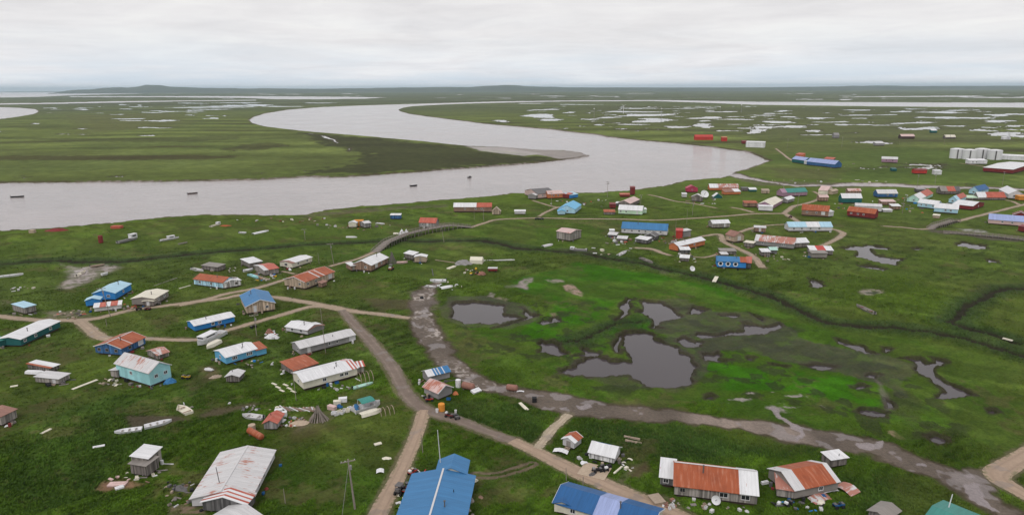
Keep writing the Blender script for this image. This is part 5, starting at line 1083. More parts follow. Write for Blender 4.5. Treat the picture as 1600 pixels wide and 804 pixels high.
pole('slim roof mast on the big white rust streaked house', (348,775), (343,724), 0, .10, col='dgrey', cat='antenna mast', name='antenna_mast')
pole('white flag mast beside the dull green roof', (1475,815), (1481,766), 0, .12, col='white', cat='mast', name='flag_mast')
def tower(label, base, hpx, turbine=False):
    h = hpx / ppm(*base); root = empty('wind_turbine' if turbine else 'lattice_tower', G(*base)); tag(root, label, 'wind turbine' if turbine else 'tower')
    if turbine:
        mb = MB(); mb.tube((0,0,0), (0,0,h), .9, .5, 10); mb.build('mast', paint_mat('white', .5), root); mb = MB(); mb.tube((0,-1.4,h), (0,1.6,h), .7, n=8); mb.build('nacelle', paint_mat('white', .5), root)
        for k in range(3):
            a = k * 2.094 + .5; mb = MB(); mb.tube((0,-1.5,h), (math.cos(a)*6.5,-1.5,h+math.sin(a)*6.5), .42, .16, 6); mb.build('blade', paint_mat('white', .5), root)
    else:
        mb = MB(); w = 1.3
        for i in range(3):
            a = i * 2.094; mb.tube((w*math.cos(a), w*math.sin(a), 0), (.25*math.cos(a), .25*math.sin(a), h), .14, .10, 5)
        for j in range(7):
            z0, z1 = h*j/7, h*(j+1)/7; f0 = w - (w-.25)*j/7; f1 = w - (w-.25)*(j+1)/7
            for i in range(3):
                a, b2 = i*2.094, (i+1)*2.094; mb.tube((f0*math.cos(a), f0*math.sin(a), z0), (f1*math.cos(b2), f1*math.sin(b2), z1), .08, n=4)
        mb.build('lattice', paint_mat('grey', .6), root); mb = MB(); mb.lathe((0,0,h), [(.4,0),(1.3,.3),(1.3,1.6),(.4,2)], 8); mb.build('antenna', paint_mat('white', .5), root)
tower('white wind turbine among the far wetland ponds', (974,177.5), 12, True)
tower('lattice tower beside the largest far wetland pond', (1033,191), 20); tower('lattice tower left of the wind turbine', (928,189), 18)
tower('lattice tower far right of the wind turbine near the wide channel', (1158,176), 11); tower('thin lattice tower left of the one near the wide channel', (1125,176), 8)

# white fuel tanks: vertical steel drums
TK = [(1494,247,19,'leftmost of the four white fuel tanks'), (1513.5,248.5,19,'second white fuel tank from the left in its row'), (1533,247,20,'white fuel tank with stair, third of its row'), (1553,249,20,'white fuel tank closest to the big red building')]
for (x, y, w, lb) in TK:
    s = ppm(x, y); r = w / s / 2; h = 14 / s; root = empty('fuel_tank', G(x, y)); tag(root, lb, 'tank', 'white fuel tanks'); mb = MB(); mb.lathe((0,0,0), [(r,0),(r,h*.33),(r*1.006,h*.34),(r,h*.35),(r,h*.66),(r*1.006,h*.67),(r,h*.68),(r,h)], 24); mb.build('shell', paint_mat('white', .5, .12), root, smooth=False)
    mb = MB(); mb.lathe((0,0,h+.02), [(r*1.02,0),(r*1.02,.18),(r*.4,.9),(.2,1.1)], 24); mb.build('lid', paint_mat('white', .5, .12), root); mb = MB(); mb.box((-r*.5, -r-.12, h/2), (.9,.5,h)); mb.build('ladder', paint_mat('dgrey', .5), root)
def dish(label, base, r, face, el=.7, hgt=1.4):
    root = empty('satellite_dish', G(*base), face); tag(root, label, 'satellite dish'); mb = MB(); pr = [(r*.08,0),(r*.5,r*.08),(r*.82,r*.2),(r,r*.32)]
    vs = []; n = 18
    for q, off in ((pr, 0), (pr[::-1], .07)):
        for (rr_, hh) in q:
            for i in range(n): a = 2*math.pi*i/n; vs.append(Vector((rr_*math.cos(a), rr_*math.sin(a), hh+off)))
    R = Matrix.Rotation(el, 3, 'X'); vs = [R @ v + Vector((0,0,hgt)) for v in vs]; m = 8
    fs = [(k*n+i, k*n+(i+1)%n, (k+1)*n+(i+1)%n, (k+1)*n+i) for k in range(m-1) for i in range(n)] + [((m-1)*n+i, (m-1)*n+(i+1)%n, (i+1)%n, i) for i in range(n)]
    mb.add(vs, fs); mb.build('reflector', paint_mat('white', .4, .1), root); mb = MB(); mb.tube((0,0,0), (0,0,hgt+.1), .09*max(1,r), n=8); mb.build('post', paint_mat('grey', .5), root)
    mb = MB(); mb.tube((0,0,hgt), R @ Vector((0,0,r*.95)) + Vector((0,0,hgt)), .04*max(1,r), n=5); mb.build('feed_arm', paint_mat('dgrey', .5), root)
dish('white satellite dish leaning at the wall of the long weathered plank house', (1119,789), .8, -.6, 1.25, 1.1)
dish('white round dish on the grass left of the bright blue round window house', (1081,424), 1.1, .3, 1.0, 1.1)
dish('huge white radome dish beside the magenta house', (1100,310), 2.7, .2, .9, 2.6)
root = empty('satellite_dish', G(1100,311)) if False else None

def hcyl(name, label, cat, p, q, r, col, group=None, ends=True):
    c, rz, L = seg(p, q); root = empty(name, (c.x, c.y, 0), rz); tag(root, label, cat, group); mb = MB()
    mb.lathe((0,0,r+.08), [(r*.35,-L/2),(r*.85,-L/2+r*.2),(r,-L/2+r*.45),(r,L/2-r*.45),(r*.85,L/2-r*.2),(r*.35,L/2)], 16, axis='X'); mb.build('shell', roof_mat('rust',0,1) if col == 'rust' else paint_mat(col, .7, .4), root)
    for s in (-.3, .3): mb = MB(); mb.box((L*s,0,.12), (.25, r*1.5, .3)); mb.build('cradle', paint_mat('dweath', .9), root)
    return root
hcyl('fuel_tank', 'rusty orange fuel tank lying on the grass above the big white house', 'tank', (389,676), (410,688), .68, 'rust')
hcyl('old_boiler', 'dark red rusted tank lying on the muddy track', 'tank', (791,609), (809,611), .75, 'brownr')
hcyl('fuel_tank', 'rust brown tank beside the white panel near the two plywood sheds', 'tank', (722,606), (741,610), .85, 'brownr')

def bridge(label, pts, w, deckz, name='boardwalk', rail=True, cat='boardwalk'):
    P = [G(*p) for p in pts]; c = sum(P, Vector()) / len(P); root = empty(name, (c.x, c.y, 0)); tag(root, label, cat)
    S = [];
    for i in range(len(P) - 1):
        L = (P[i+1] - P[i]).length; n = max(1, int(L / .8))
        for k in range(n): S.append(P[i].lerp(P[i+1], k / n))
    S.append(P[-1]); N_ = len(S); vs = []; fs = []; mi = []
    def zof(i): t = i / (N_ - 1); return deckz * min(1, 6 * t, 6 * (1 - t)) + .12
    side = {-1: [], 1: []}
    for i, p in enumerate(S):
        d = (S[min(i+1, N_-1)] - S[max(i-1, 0)]).normalized(); nn_ = Vector((-d.y, d.x, 0)); z = zof(i)
        a = p - c + nn_ * w / 2; b2 = p - c - nn_ * w / 2
        vs += [(a.x, a.y, z), (b2.x, b2.y, z), (b2.x, b2.y, z - .18), (a.x, a.y, z - .18)]; side[1].append(Vector((a.x, a.y, z))); side[-1].append(Vector((b2.x, b2.y, z)))
    for i in range(N_ - 1):
        for k in range(4): fs.append((i*4+k, i*4+(k+1)%4, (i+1)*4+(k+1)%4, (i+1)*4+k)); mi.append(i % 2 if k == 0 else 0)
    mb = MB(); mb.v = vs; mb.f = [tuple(reversed(f)) for f in fs]; mb.m = mi; mb.build('deck', [paint_mat('dweath', .9, .3), paint_mat('log', .9, .3)], root)
    if rail:
        for s in (1, -1):
            mb = MB(); Q = side[s][::3]; 
            if Q[-1] != side[s][-1]: Q.append(side[s][-1])
            for i, q in enumerate(Q): mb.tube((q.x, q.y, -.3), (q.x, q.y, q.z + 1.15), .12, n=5)
            for i in range(len(Q) - 1):
                for hh in (.55, 1.0): mb.tube(Q[i] + Vector((0,0,hh)), Q[i+1] + Vector((0,0,hh)), .085, n=4)
            mb.build('railing', paint_mat('log', .9, .3), root)
    mb = MB(); 
    for i in range(2, N_ - 2, 5): 
        a, b2 = side[1][i], side[-1][i]; mb.tube((a.x*.9+b2.x*.1, a.y*.9+b2.y*.1, -.8), (a.x*.9+b2.x*.1, a.y*.9+b2.y*.1, a.z-.12), .12, n=5); mb.tube((b2.x*.9+a.x*.1, b2.y*.9+a.y*.1, -.8), (b2.x*.9+a.x*.1, b2.y*.9+a.y*.1, b2.z-.12), .12, n=5)
        mb.tube((a.x, a.y, a.z-.24), (b2.x, b2.y, b2.z-.24), .1, n=4)
    mb.build('trestle', paint_mat('dweath', .9), root, )
bridge('long raised wooden boardwalk with railings crossing the creek', [(586,394), (610,383), (636,372), (662,365.5), (689,360.5), (712,357.5), (737,355)], 4.0, 2.2)
bridge('short wooden bridge with railings over the slough at the right', [(1453,358), (1472,353), (1495,346)], 3.4, 1.3, 'wooden_bridge', cat='bridge')
bridge('low dark boardwalk below the wooden bridge at the right', [(1474,364), (1510,367), (1560,371), (1600,376), (1640,381)], 1.8, .5)

def atv(label, p, rz, col, group=None, s=1.0, name='four_wheeler', cat='four wheeler', load=None, cab=False):
    root = empty(name, G(*p), rz); tag(root, label, cat, group)
    for sx_ in (-1, 1):
        for sy in (-1, 1):
            mb = MB(); x = sx_ * .62 * s; y = sy * .45 * s; r = .31 * s; vs = []; n = 12
            prof = [(r*.45,-.12*s),(r*.9,-.13*s),(r,-.08*s),(r,.08*s),(r*.9,.13*s),(r*.45,.12*s)]
            for (rr_, hh) in prof:
                for i in range(n): a = 2*math.pi*i/n; vs.append((x + rr_*math.cos(a), y + hh, r + rr_*math.sin(a)))
            fs = [(k*n+i, k*n+(i+1)%n, (k+1)*n+(i+1)%n, (k+1)*n+i) for k in range(5) for i in range(n)] + [tuple(range(n)), tuple(range(5*n, 6*n))]
            mb.add(vs, fs); mb.build('wheel', paint_mat('black', .8), root)
    mb = MB(); mb.box((0,0,.48*s), (1.25*s,.42*s,.28*s)); mb.box((.6*s,0,.66*s), (.62*s,.86*s,.16*s)); mb.box((-.6*s,0,.66*s), (.62*s,.86*s,.14*s)); mb.box((.78*s,0,.56*s), (.3*s,.5*s,.3*s)); mb.build('body', paint_mat(col, .35, .15), root)
    mb = MB(); mb.box((-.12*s,0,.74*s), (.72*s,.34*s,.16*s)); mb.build('seat', paint_mat('black', .7), root)
    mb = MB(); mb.tube((.34*s,0,.6*s), (.26*s,0,1.0*s), .035*s, n=6); mb.tube((.26*s,-.38*s,1.0*s), (.26*s,.38*s,1.0*s), .03*s, n=6); mb.build('handlebar', paint_mat('black', .5), root)
    for q in (.66, -.68): mb = MB(); mb.box((q*s,0,.8*s), (.5*s,.7*s,.05*s)); mb.build('rack', paint_mat('dgrey', .5), root)
    if load: mb = MB(); mb.box((-.68*s,0,.98*s), (.45*s,.6*s,.3*s)); mb.build('cargo_box', paint_mat(load, .6), root)
    if cab:
        mb = MB(); mb.box((-.1*s,0,1.5*s), (1.1*s,.9*s,.07*s))
        for a in (-.5,.42):
            for b2 in (-.38,.38): mb.tube((a*s,b2*s,.7*s), (a*s*.9,b2*s,1.48*s), .04*s, n=5)
        mb.build('roll_cage', paint_mat('dgrey', .5), root)
    return root
atv('black side by side buggy driving on the plank road', (625,770), 1.25, 'black', s=1.25, cab=True, name='utility_buggy', cat='buggy', load='dgrey')
atv('black four wheeler parked against the big blue roofed house', (642,758), .4, 'black')
atv('red four wheeler right of the black buggy', (635,768), 1.2, 'red')
atv('red and white four wheeler at the upper left corner of the big blue roof', (645,740), .9, 'red', load='white')
atv('dark red four wheeler at the road junction by the orange tank', (702,651), -.4, 'dred', load='pale')
atv('grey four wheeler right of the dark red one at the junction', (713,653), -1.1, 'dgrey')
atv('black four wheeler on the planks before the blue patched house', (933,737), .3, 'black', load='grey')
atv('black and white four wheeler nearest the corner of the blue patched house', (944,734), 2.0, 'black', load='white')
atv('dark four wheeler at the corner of the tan grey house by the track', (217,484), .6, 'black', load='dred')
atv('red four wheeler in front of the tan grey house by the track', (231,484), .1, 'dred')
atv('black four wheeler on the lower track beside the utility pole', (396,512), .8, 'black')
atv('dark red four wheeler on the far village track fork', (1235,340), 1.0, 'dred', s=1.3)
atv('black four wheeler at the fork below the far blue house', (839,343), .1, 'black', s=1.2)
atv('dark four wheeler right of the one at the fork below the far blue house', (846,343), .3, 'dgrey', s=1.2)
atv('black four wheeler under the small left roof of the rust red plank house', (1231,790), .7, 'black', load='white')
atv('blue four wheeler below the fallen sheets of the rust red plank house', (1310,792), .2, 'roofdk')
atv('yellow four wheeler right of the blue tarp of the turquoise house', (291,591), -.2, 'yellow', s=1.1)
atv('red tractor mower among the junk left of the plywood shed pair', (671,626), .2, 'red', s=1.0)
atv('orange loader parked right of the brown house by the boardwalk', (611,422), 1.4, 'orange', s=1.5, load='white', name='loader', cat='loader', cab=True)

# --- loose things: boards, sheets, drums, totes, heaps
def loose(kind, label, cat, p, size, col, rz=0.0, group=None, z=0.0, name=None, tilt=(0, 0)):
    g = G(*p, z); mb = MB(); L, W_, h = size; rn = random.Random(int(p[0] * 13 + p[1] * 7)); nm = name or kind
    if kind in ('board', 'slab'): mb.box((0,0,h/2+.05), (L, W_, h), 0, tilt=tilt); mb.box((L*.08, W_*.1, h+.06), (L*.7, W_*.3, h*.4), .05, tilt=tilt)
    elif kind == 'sheet':
        n = 8; vs = []
        for k in (0, 1):
            for i in range(n + 1):
                x = -L/2 + L*i/n; zz = .08 + h*math.sin(i/n*math.pi) + (.05 if i % 2 else 0) + k*.04
                vs += [(x, -W_/2, zz), (x, W_/2, zz + h*.4)]
        m = 2*(n+1); fs = [(2*i+1, 2*i+3, 2*i+2, 2*i) for i in range(n)] + [(m+2*i, m+2*i+2, m+2*i+3, m+2*i+1) for i in range(n)]
        fs += [(2*i, 2*i+2, m+2*i+2, m+2*i) for i in range(n)] + [(2*i+3, 2*i+1, m+2*i+1, m+2*i+3) for i in range(n)] + [(0, m, m+1, 1), (2*n, 2*n+1, m+2*n+1, m+2*n)]
        mb.add(vs, fs)
    elif kind == 'drum': mb.lathe((0,0,0), [(W_*.48,0),(W_/2,.03),(W_/2,h*.32),(W_*.52,h*.34),(W_/2,h*.36),(W_/2,h*.64),(W_*.52,h*.66),(W_/2,h*.68),(W_/2,h*.97),(W_*.47,h)], 12)
    elif kind == 'tote':
        t = .07; mb.box((0,0,t/2+.02), (L,W_,t))
        for s in (-1,1): mb.box((s*(L/2-t/2),0,h/2+.03), (t,W_,h)); mb.box((0,s*(W_/2-t/2),h/2+.03), (L-2*t,t,h))
    elif kind == 'crate':
        mb.box((0,0,h/2), (L,W_,h)); mb.box((0,0,h+.03), (L*1.06,W_*1.06,.07)); 
        for s in (-1,1): mb.box((s*L*.3,-W_/2-.02,h/2), (.12,.05,h*.96)); mb.box((s*L*.3,W_/2+.02,h/2), (.12,.05,h*.96))
    elif kind == 'tire': mb.lathe((0,0,.02), [(L*.28,.02),(L*.45,0),(L*.5,h*.25),(L*.5,h*.75),(L*.45,h),(L*.28,h*.95)], 14)
    elif kind == 'heap':
        n = 14; rings = 5; vs = [(0,0,h)]
        for k in range(1, rings+1):
            t = k/rings
            for i in range(n):
                a = 2*math.pi*i/n; q = 1 + rn.uniform(-.18,.18); vs.append((L/2*t*q*math.cos(a), W_/2*t*q*math.sin(a), max(0, h*(1-t**1.8)*(1+rn.uniform(-.2,.2))) - (.05 if k == rings else 0)))
        fs = [(0, 1+i, 1+(i+1)%n) for i in range(n)] + [(1+(k-1)*n+i, 1+k*n+i, 1+k*n+(i+1)%n, 1+(k-1)*n+(i+1)%n) for k in range(1, rings) for i in range(n)]
        mb.add(vs, fs)
    elif kind == 'log': mb.tube((-L/2,0,W_/2), (L/2,0,W_/2+h), W_/2, W_/3, 8)
    elif kind == 'bucket': mb.lathe((0,0,0), [(W_*.4,0),(W_*.5,h),(W_*.44,h),(W_*.36,h*.15)], 10)
    o = mb.build(nm, roof_mat(*col) if isinstance(col, tuple) and isinstance(col[0], str) else paint_mat(col, .75, .35)); g.z += GZ(g.x, g.y) if z == 0 else 0; o.location = g; o.rotation_euler = (0, 0, rz); tag(o, label, cat, group); return o
def S(p, q): c, rz, L = seg(p, q); return rz, L
def strip(kind, label, cat, p, q, W_, h, col, **k):
    c, rz, L = seg(p, q); o = loose(kind, label, cat, ((p[0]+q[0])/2, (p[1]+q[1])/2), (L, W_, h), col, rz, **k); o.location = (c.x, c.y, GZ(c.x, c.y)); return o
strip('board', 'pale plank walk leading to the turquoise house', 'plank walk', (113,608), (152,593), .8, .12, 'cream', name='plank_walk')
strip('board', 'pale board in the grass far left under the two low sheds', 'board', (16,604), (28,602), .8, .15, 'cream')
strip('board', 'cream board alone on the dark meadow near the left edge', 'board', (64,679), (80,671), .6, .15, 'cream')
strip('board', 'white board on the dark meadow above the tall narrow shed', 'board', (145,700), (164,696.5), .7, .15, 'white')
strip('board', 'thin pale plank on the slope left of the tan grey house', 'board', (280,451.5), (298,446.5), .5, .15, 'cream')
strip('board', 'long white plank on the grass behind the white and rust house', 'board', (240,447), (277,434), .3, .1, 'weath', name='plank')
strip('board', 'white pipe like plank in the grass above the pinkish tarp patch', 'board', (747,407.5), (804,406), .7, .3, 'pale', name='plank')
strip('board', 'thin pole like board between the white shed and the grey tarp', 'board', (680,406.5), (711,411), .35, .2, 'wood', name='plank')
strip('slab', 'tan slab on the grass above the dark interior skiff', 'board', (700,420.5), (711,416.5), 1.5, .4, 'cream')
strip('board', 'cream upright board near the creek below the round window house', 'board', (1115.5,441), (1120,433), 1.4, .3, 'cream')
strip('board', 'pale driftwood on the far right meadow', 'driftwood', (1567,528), (1582,532), .8, .3, 'cream', name='driftwood')
strip('board', 'cream planks lying on the grass above the pale side path', 'board', (812,630), (824,641), .8, .2, 'cream')
strip('board', 'pale plank pile on the grass right of the blue patched house', 'board', (975,682), (1000,687), .4, .3, 'wood', name='plank_pile'); strip('board', 'second pale plank row below the plank pile right of the blue patched house', 'board', (977,688), (1002,693), .4, .3, 'wood', name='plank_pile')
strip('board', 'white timber beside the deck of the blue patched house', 'timber', (959,740), (972,729), .35, .2, 'cream', name='timber')
o = strip('slab', 'square plank deck in front of the blue patched house', 'deck', (908,731), (950,741), 4.6, .10, 'tan', name='plank_deck')
strip('board', 'pale board on the grass left of the plank road beside the tall pole', 'board', (585,695.5), (596,692.5), .8, .2, 'cream')
strip('heap', 'bent pale sheet on the grass left of the plank road', 'scrap sheet', (596,715), (613,717), 1.4, .4, 'cream', name='scrap_sheet')
strip('sheet', 'white sheet on the grass lowest beside the plank road', 'scrap sheet', (588,737), (600,736), 1.2, .25, 'white', name='scrap_sheet')
strip('sheet', 'rust striped roofing sheet fallen right of the rust red plank house', 'roofing sheet', (1309,757), (1337,773), 2.6, .5, ('pale', .9, 1), name='roofing_sheet')
strip('sheet', 'white siding panels below the rust red plank house', 'siding panel', (1274,771), (1306,763), 1.6, .3, 'pale', name='siding_panel')
strip('sheet', 'pinkish rusted panels lowest below the rust red plank house', 'siding panel', (1268,783), (1296,775), 2.0, .35, ('pale', .8, 2), name='siding_panel')
strip('heap', 'tan heap under the pinkish rusted panels', 'rubble heap', (1275,786), (1290,783), 1.6, .5, 'cream', name='rubble_heap')
strip('board', 'white pole on the ground left of the rust white annexe roof', 'pipe', (1190,755), (1200,753), .5, .5, 'white', name='pipe')
loose('crate', 'wooden step platform at the left porch of the long plank house', 'platform', (1026,782), (2.0, 2.6, .5), 'wood', .3, name='step_platform')
loose('heap', 'wreck of dark metal parts right of the wooden deck corner', 'scrap heap', (925,742), (1.8, 1.0, .6), 'dgrey', .5, name='scrap_heap')
loose('sheet', 'white panel on a cart beside the tiny grey white rust shed', 'panel', (876,706), (3.0, 1.2, .35), 'white', -.35, name='panel')
loose('heap', 'bright blue tarp bundle at the corner of the turquoise house', 'tarp', (266,598), (3.2, 2.0, 1.3), 'roofblue', .3, name='tarp')
loose('heap', 'curved white pipe arch right of the big blue roof', 'pipe', (741,751), (1.6, .8, .5), 'cream', .2, name='pipe')
loose('heap', 'grey boulder like bag on the right of the big blue roof', 'bag', (735,783), (1.3, 1.2, .8), 'weath', 0, name='bag'); loose('heap', 'lower grey bag at the right wall of the big blue roof', 'bag', (730,797), (1.3, 1.2, .7), 'weath', 0, name='bag')
loose('drum', 'upright orange tank at the road junction', 'tank', (690,641), (1.4, 1.5, 1.7), 'orangeb', name='upright_tank')
loose('slab', 'bright white panel leaning at the rust brown tank', 'panel', (744,612), (2.4, 1.3, .5), 'white', .75, tilt=(.3, 0), name='panel')
loose('drum', 'upright white drum with rust side near the plywood sheds', 'drum', (716,604), (1, 1.3, 1.9), 'white', name='drum'); loose('heap', 'reddish scrap under the plywood shed gable', 'scrap heap', (712,615), (1.6, 1.0, .8), 'orange', name='scrap_heap')
loose('bucket', 'white bucket on the road shoulder left of the orange tank', 'bucket', (683,644), (.6, .7, .9), 'white', name='bucket'); loose('bucket', 'white bucket right of the dark red four wheeler', 'bucket', (712,644), (.6, .6, .7), 'white', name='bucket')
loose('bucket', 'small white bucket left of the two plywood sheds', 'bucket', (655,601), (.5, .6, .6), 'white', name='bucket')
loose('crate', 'dark drum like box beside the muddy track', 'drum', (835,627), (1.0, 1.0, 1.0), 'black', name='drum_box')
loose('sheet', 'white strip on the muddy track right of the rusted tank', 'panel', (813,612), (1.8, .5, .15), 'white', 0, name='panel')
loose('drum', 'round tan tank stub above the rusty orange fuel tank', 'tank', (394,671), (1, 1.5, 1.2), 'tan', name='tank_stub')
loose('crate', 'white box freezer at the right wall of the coral roofed smokehouse', 'freezer', (436,647), (1.6, 1.0, 1.3), 'white', .1, name='freezer'); loose('crate', 'white washer right of the box freezer', 'washer', (445,651), (1.0, .9, 1.1), 'white', .2, name='washer')
loose('heap', 'tan sawdust and kindling pile in the work yard', 'wood pile', (467,661), (4.6, 2.4, .5), 'tan', .3, name='kindling_pile')
loose('heap', 'pile of firewood chunks beside the little grey shed', 'wood pile', (338,588), (3.6, 2.0, .6), 'wood', .2, name='firewood_pile'); loose('heap', 'pile of grey scrap above the firewood chunks', 'scrap pile', (326,578), (3.0, 1.6, .5), 'pale', -.3, name='scrap_pile')
loose('slab', 'pinkish white foam sheets on the burnt patch', 'foam sheet', (184,757), (3.2, 1.3, .3), 'pink', .05, name='foam_sheet'); loose('slab', 'white foam sheet leaning below the pinkish foam sheets', 'foam sheet', (187,763), (1.4, .9, .3), 'white', .7, name='foam_sheet')
loose('heap', 'blackish scrap heap with white bag left of the big white house', 'scrap heap', (283,764), (3.4, 1.8, .6), 'dgrey', -.5, name='scrap_heap')
loose('drum', 'dark red drum on the riverside grass left of the grey work boat', 'drum', (158,379.5), (1.6, 2.0, 3.4), 'dred', name='drum')
strip('heap', 'long heap of rust red scrap at the river edge', 'scrap heap', (67,361.5), (109,359.5), 4.5, 1.3, 'dred', name='scrap_heap')
loose('crate', 'red scrap box at the shore right of the long red heap', 'scrap box', (183,356.5), (5.0, 3, 1.2), 'rred', name='scrap_box'); loose('crate', 'small tan box at the shore left of the long red heap', 'box', (51,364), (2.4, 2, 1.5), 'tan', name='wooden_box')
loose('heap', 'rust coloured scrap patch beside the pale skiff near the shore', 'scrap patch', (352,353), (6, 4, .5), 'rust', name='scrap_patch')
loose('crate', 'orange tarp shelter between two small white sheds', 'shelter', (561,353), (4.6, 3.5, 2.9), 'orangeb', .05, name='tarp_shelter')
for (x, l) in ((628,'left'), (635,'right')):
    root = empty('tent', G(x, 366.5)); tag(root, f'{l} one of the twin white pointed tents by the boardwalk', 'tent', 'twin white tents'); mb = MB(); mb.lathe((0,0,0), [(1.7,0),(1.65,.4),(.9,1.6),(.1,2.8)], 8); mb.build('canvas', paint_mat('white', .8, .1), root); mb = MB(); mb.tube((0,0,2.6),(0,0,3.2),.05,n=5); mb.build('tent_pole', paint_mat('wood', .8), root)
root = empty('wall_tent', G(745,411), -.15); tag(root, 'cream canvas wall tent beside the grey tarp mound', 'tent'); mb = MB(); mb.add([(-2.6,-1.8,0),(2.6,-1.8,0),(2.6,1.8,0),(-2.6,1.8,0),(-2.6,-1.8,1.7),(2.6,-1.8,1.7),(2.6,1.8,1.7),(-2.6,1.8,1.7),(-2.6,0,2.8),(2.6,0,2.8)], [(0,1,5,4),(2,3,7,6),(1,2,6,9,5),(3,0,4,8,7),(4,5,9,8),(6,7,8,9),(3,2,1,0)]); mb.build('canvas', paint_mat('cream', .8, .1), root)
mb = MB(); mb.box((2.62,0,.9),(.04,.9,1.6)); mb.build('door_flap', paint_mat('tan', .8), root)
loose('heap', 'grey tarp covered mound left of the cream wall tent', 'tarp mound', (724,413), (7.5, 4.5, 1.9), 'grey', .1, name='tarp_mound')
root = empty('wagon', G(770,424), -.05); tag(root, 'dark brown wagon with pale cover right of the wall tent', 'wagon'); mb = MB(); mb.box((0,0,.95),(3.6,1.8,.9)); mb.build('body', paint_mat('dred', .7), root); mb = MB(); mb.box((0,0,1.5),(3.8,2.0,.18)); mb.build('cover', paint_mat('pale', .7), root)
for a in (-1.2,1.2):
    for b2 in (-.8,.8): mb = MB(); mb.tube((a,b2-.1,.35),(a,b2+.1,.35),.35,n=10); mb.build('wheel', paint_mat('black',.8), root)
loose('heap', 'rust brown round scrap heap between wagon and totes', 'scrap heap', (753,429), (3.4, 2.4, 1.2), 'brownr', name='scrap_heap')
loose('tire', 'dark tyre stack on the muddy end of the track', 'tyre', (659,466), (1.3, 1.3, .6), 'black', name='tyre')
strip('board', 'dark green upright post board on the grass above the skiffs', 'post', (677,431), (675,421), .3, .3, 'dgrey', name='post')
# leaning pole stacks
def tipi(label, p, n, h, r, col='log'):
    root = empty('log_stack', G(*p)); tag(root, label, 'log stack'); rn = random.Random(int(p[0]))
    for i in range(n):
        a = 2*math.pi*i/n + rn.uniform(-.1,.1); q = r*rn.uniform(.8,1.15); mb = MB(); mb.tube((q*math.cos(a), q*math.sin(a)*.7, 0), (rn.uniform(-.3,.3), rn.uniform(-.2,.2), h*rn.uniform(.85,1.15)), .13, .06, 6); mb.build('log', paint_mat(col, .9), root)
tipi('cone of grey driftwood logs stacked upright in the work yard', (498,656), 30, 3.1, 2.0)
tipi('dark cone of poles right of the brown house by the boardwalk', (613,412), 20, 4.6, 1.8, 'dweath')
# rows of planks laid on the ground
for k in range(9): strip('board', 'pale driftwood plank in the slanting row behind the smokehouse', 'plank', (437+5*k, 634+.6*k), (447+6.2*k, 642+.2*k), .28, .16, ['pale','brown','weath'][k % 3], group='planks laid in a slanting row', name='plank')
for k in range(7): strip('board', 'rough short plank in the row left of the log cone', 'plank', (474+2.6*k, 636+.3*k), (475+2.8*k, 641+.2*k), .28, .2, ['wood','brown','pale'][k % 3], group='short planks left of the log cone', name='plank')
for k in range(6): strip('board', 'pale slab scattered on the grass left of the cream house', 'slab', (425+6*k, 599+(k*5)%13), (432+6*k, 602+(k*5)%13), .5, .12, 'cream', group='pale slabs left of the cream house', name='slab')
for k in range(9): loose('tote', 'small white tote in the row before the green canopied boat', 'tote', (522+4.2*k, 647-1.1*k+(k % 2)*2), (1.1, .9, .6), ['white','pale','cream'][k % 3], .4*k, group='white totes before the green canopied boat', name='fish_tote')
loose('crate', 'pink cooler box above the row of white totes', 'cooler', (519,639), (2.0,1.0,.9), 'pink', -.5, name='cooler'); loose('crate', 'white cooler box uppermost among the coolers', 'cooler', (536,628), (1.8,1.1,.9), 'white', .2, name='cooler'); loose('crate', 'tan white cooler left of the uppermost cooler', 'cooler', (527,631), (1.6,1,.8), 'cream', .2, name='cooler')
loose('heap', 'deep blue tarp bundle beside the coolers', 'tarp', (530,636), (1.8,1.3,.8), 'roofdk', name='tarp'); loose('heap', 'bright blue tarp hanging at the left end of the green canopied boat', 'tarp', (557,640), (1.8,1.6,1.5), 'roofblue', name='tarp')
# hoops
for (pp, lb, rr_) in (((571,592), 'rusty hoop frame right of the cream house', 2.0), ((603,645), 'pale hoop frame right of the green canopied boat', 1.5)):
    root = empty('hoop_frame', G(*pp), .5); tag(root, lb, 'hoop frame')
    for k in range(4):
        mb = MB(); P = [Vector((k*1.0-1.5, rr_*math.cos(math.pi*i/8), rr_*math.sin(math.pi*i/8))) for i in range(9)]
        for i in range(8): mb.tube(P[i], P[i+1], .07, n=5)
        mb.build('hoop', paint_mat('wood', .8), root)
strip('slab', 'white slab leaning at the entry of the cream trailer house', 'slab', (450,418), (454,423), .9, .3, 'white')
# scattered pieces: every piece a thing of its own
def scatter(label, group, cat, kinds, cols, ctr, rad, n, smin=.4, smax=1.2, seed=0, name='scrap_piece'):
    rn = random.Random(seed * 17 + int(ctr[0]))
    for i in range(n):
        a = rn.uniform(0, 6.28); q = math.sqrt(rn.random()); p = (ctr[0] + rad[0]*q*math.cos(a), ctr[1] + rad[1]*q*math.sin(a)); s = rn.uniform(smin, smax)
        k = rn.choice(kinds); L = s*rn.uniform(1, 1.9) if k in ('board','sheet','slab') else s; h = s*.55 if k in ('crate','tote','drum','bucket') else s*.22
        if k == 'drum': L = W_ = .6; h = .85; 
        W_ = {'board': s*.3, 'log': .2}.get(k, s*.7)
        if k == 'drum': W_ = .62
        loose(k, label, cat, p, (L, W_, h), rn.choice(cols), rn.uniform(0, 3.1), group=group, name={'board':'loose_board','crate':'wooden_box','tote':'plastic_tub','slab':'panel_piece','sheet':'scrap_sheet','heap':'rubbish_bag','drum':'oil_drum'}[k])
WH = ['white','pale','cream','weath','wood','log']; MX = ['white','pale','weath','brown','wood','dgrey','rred','dweath','log']
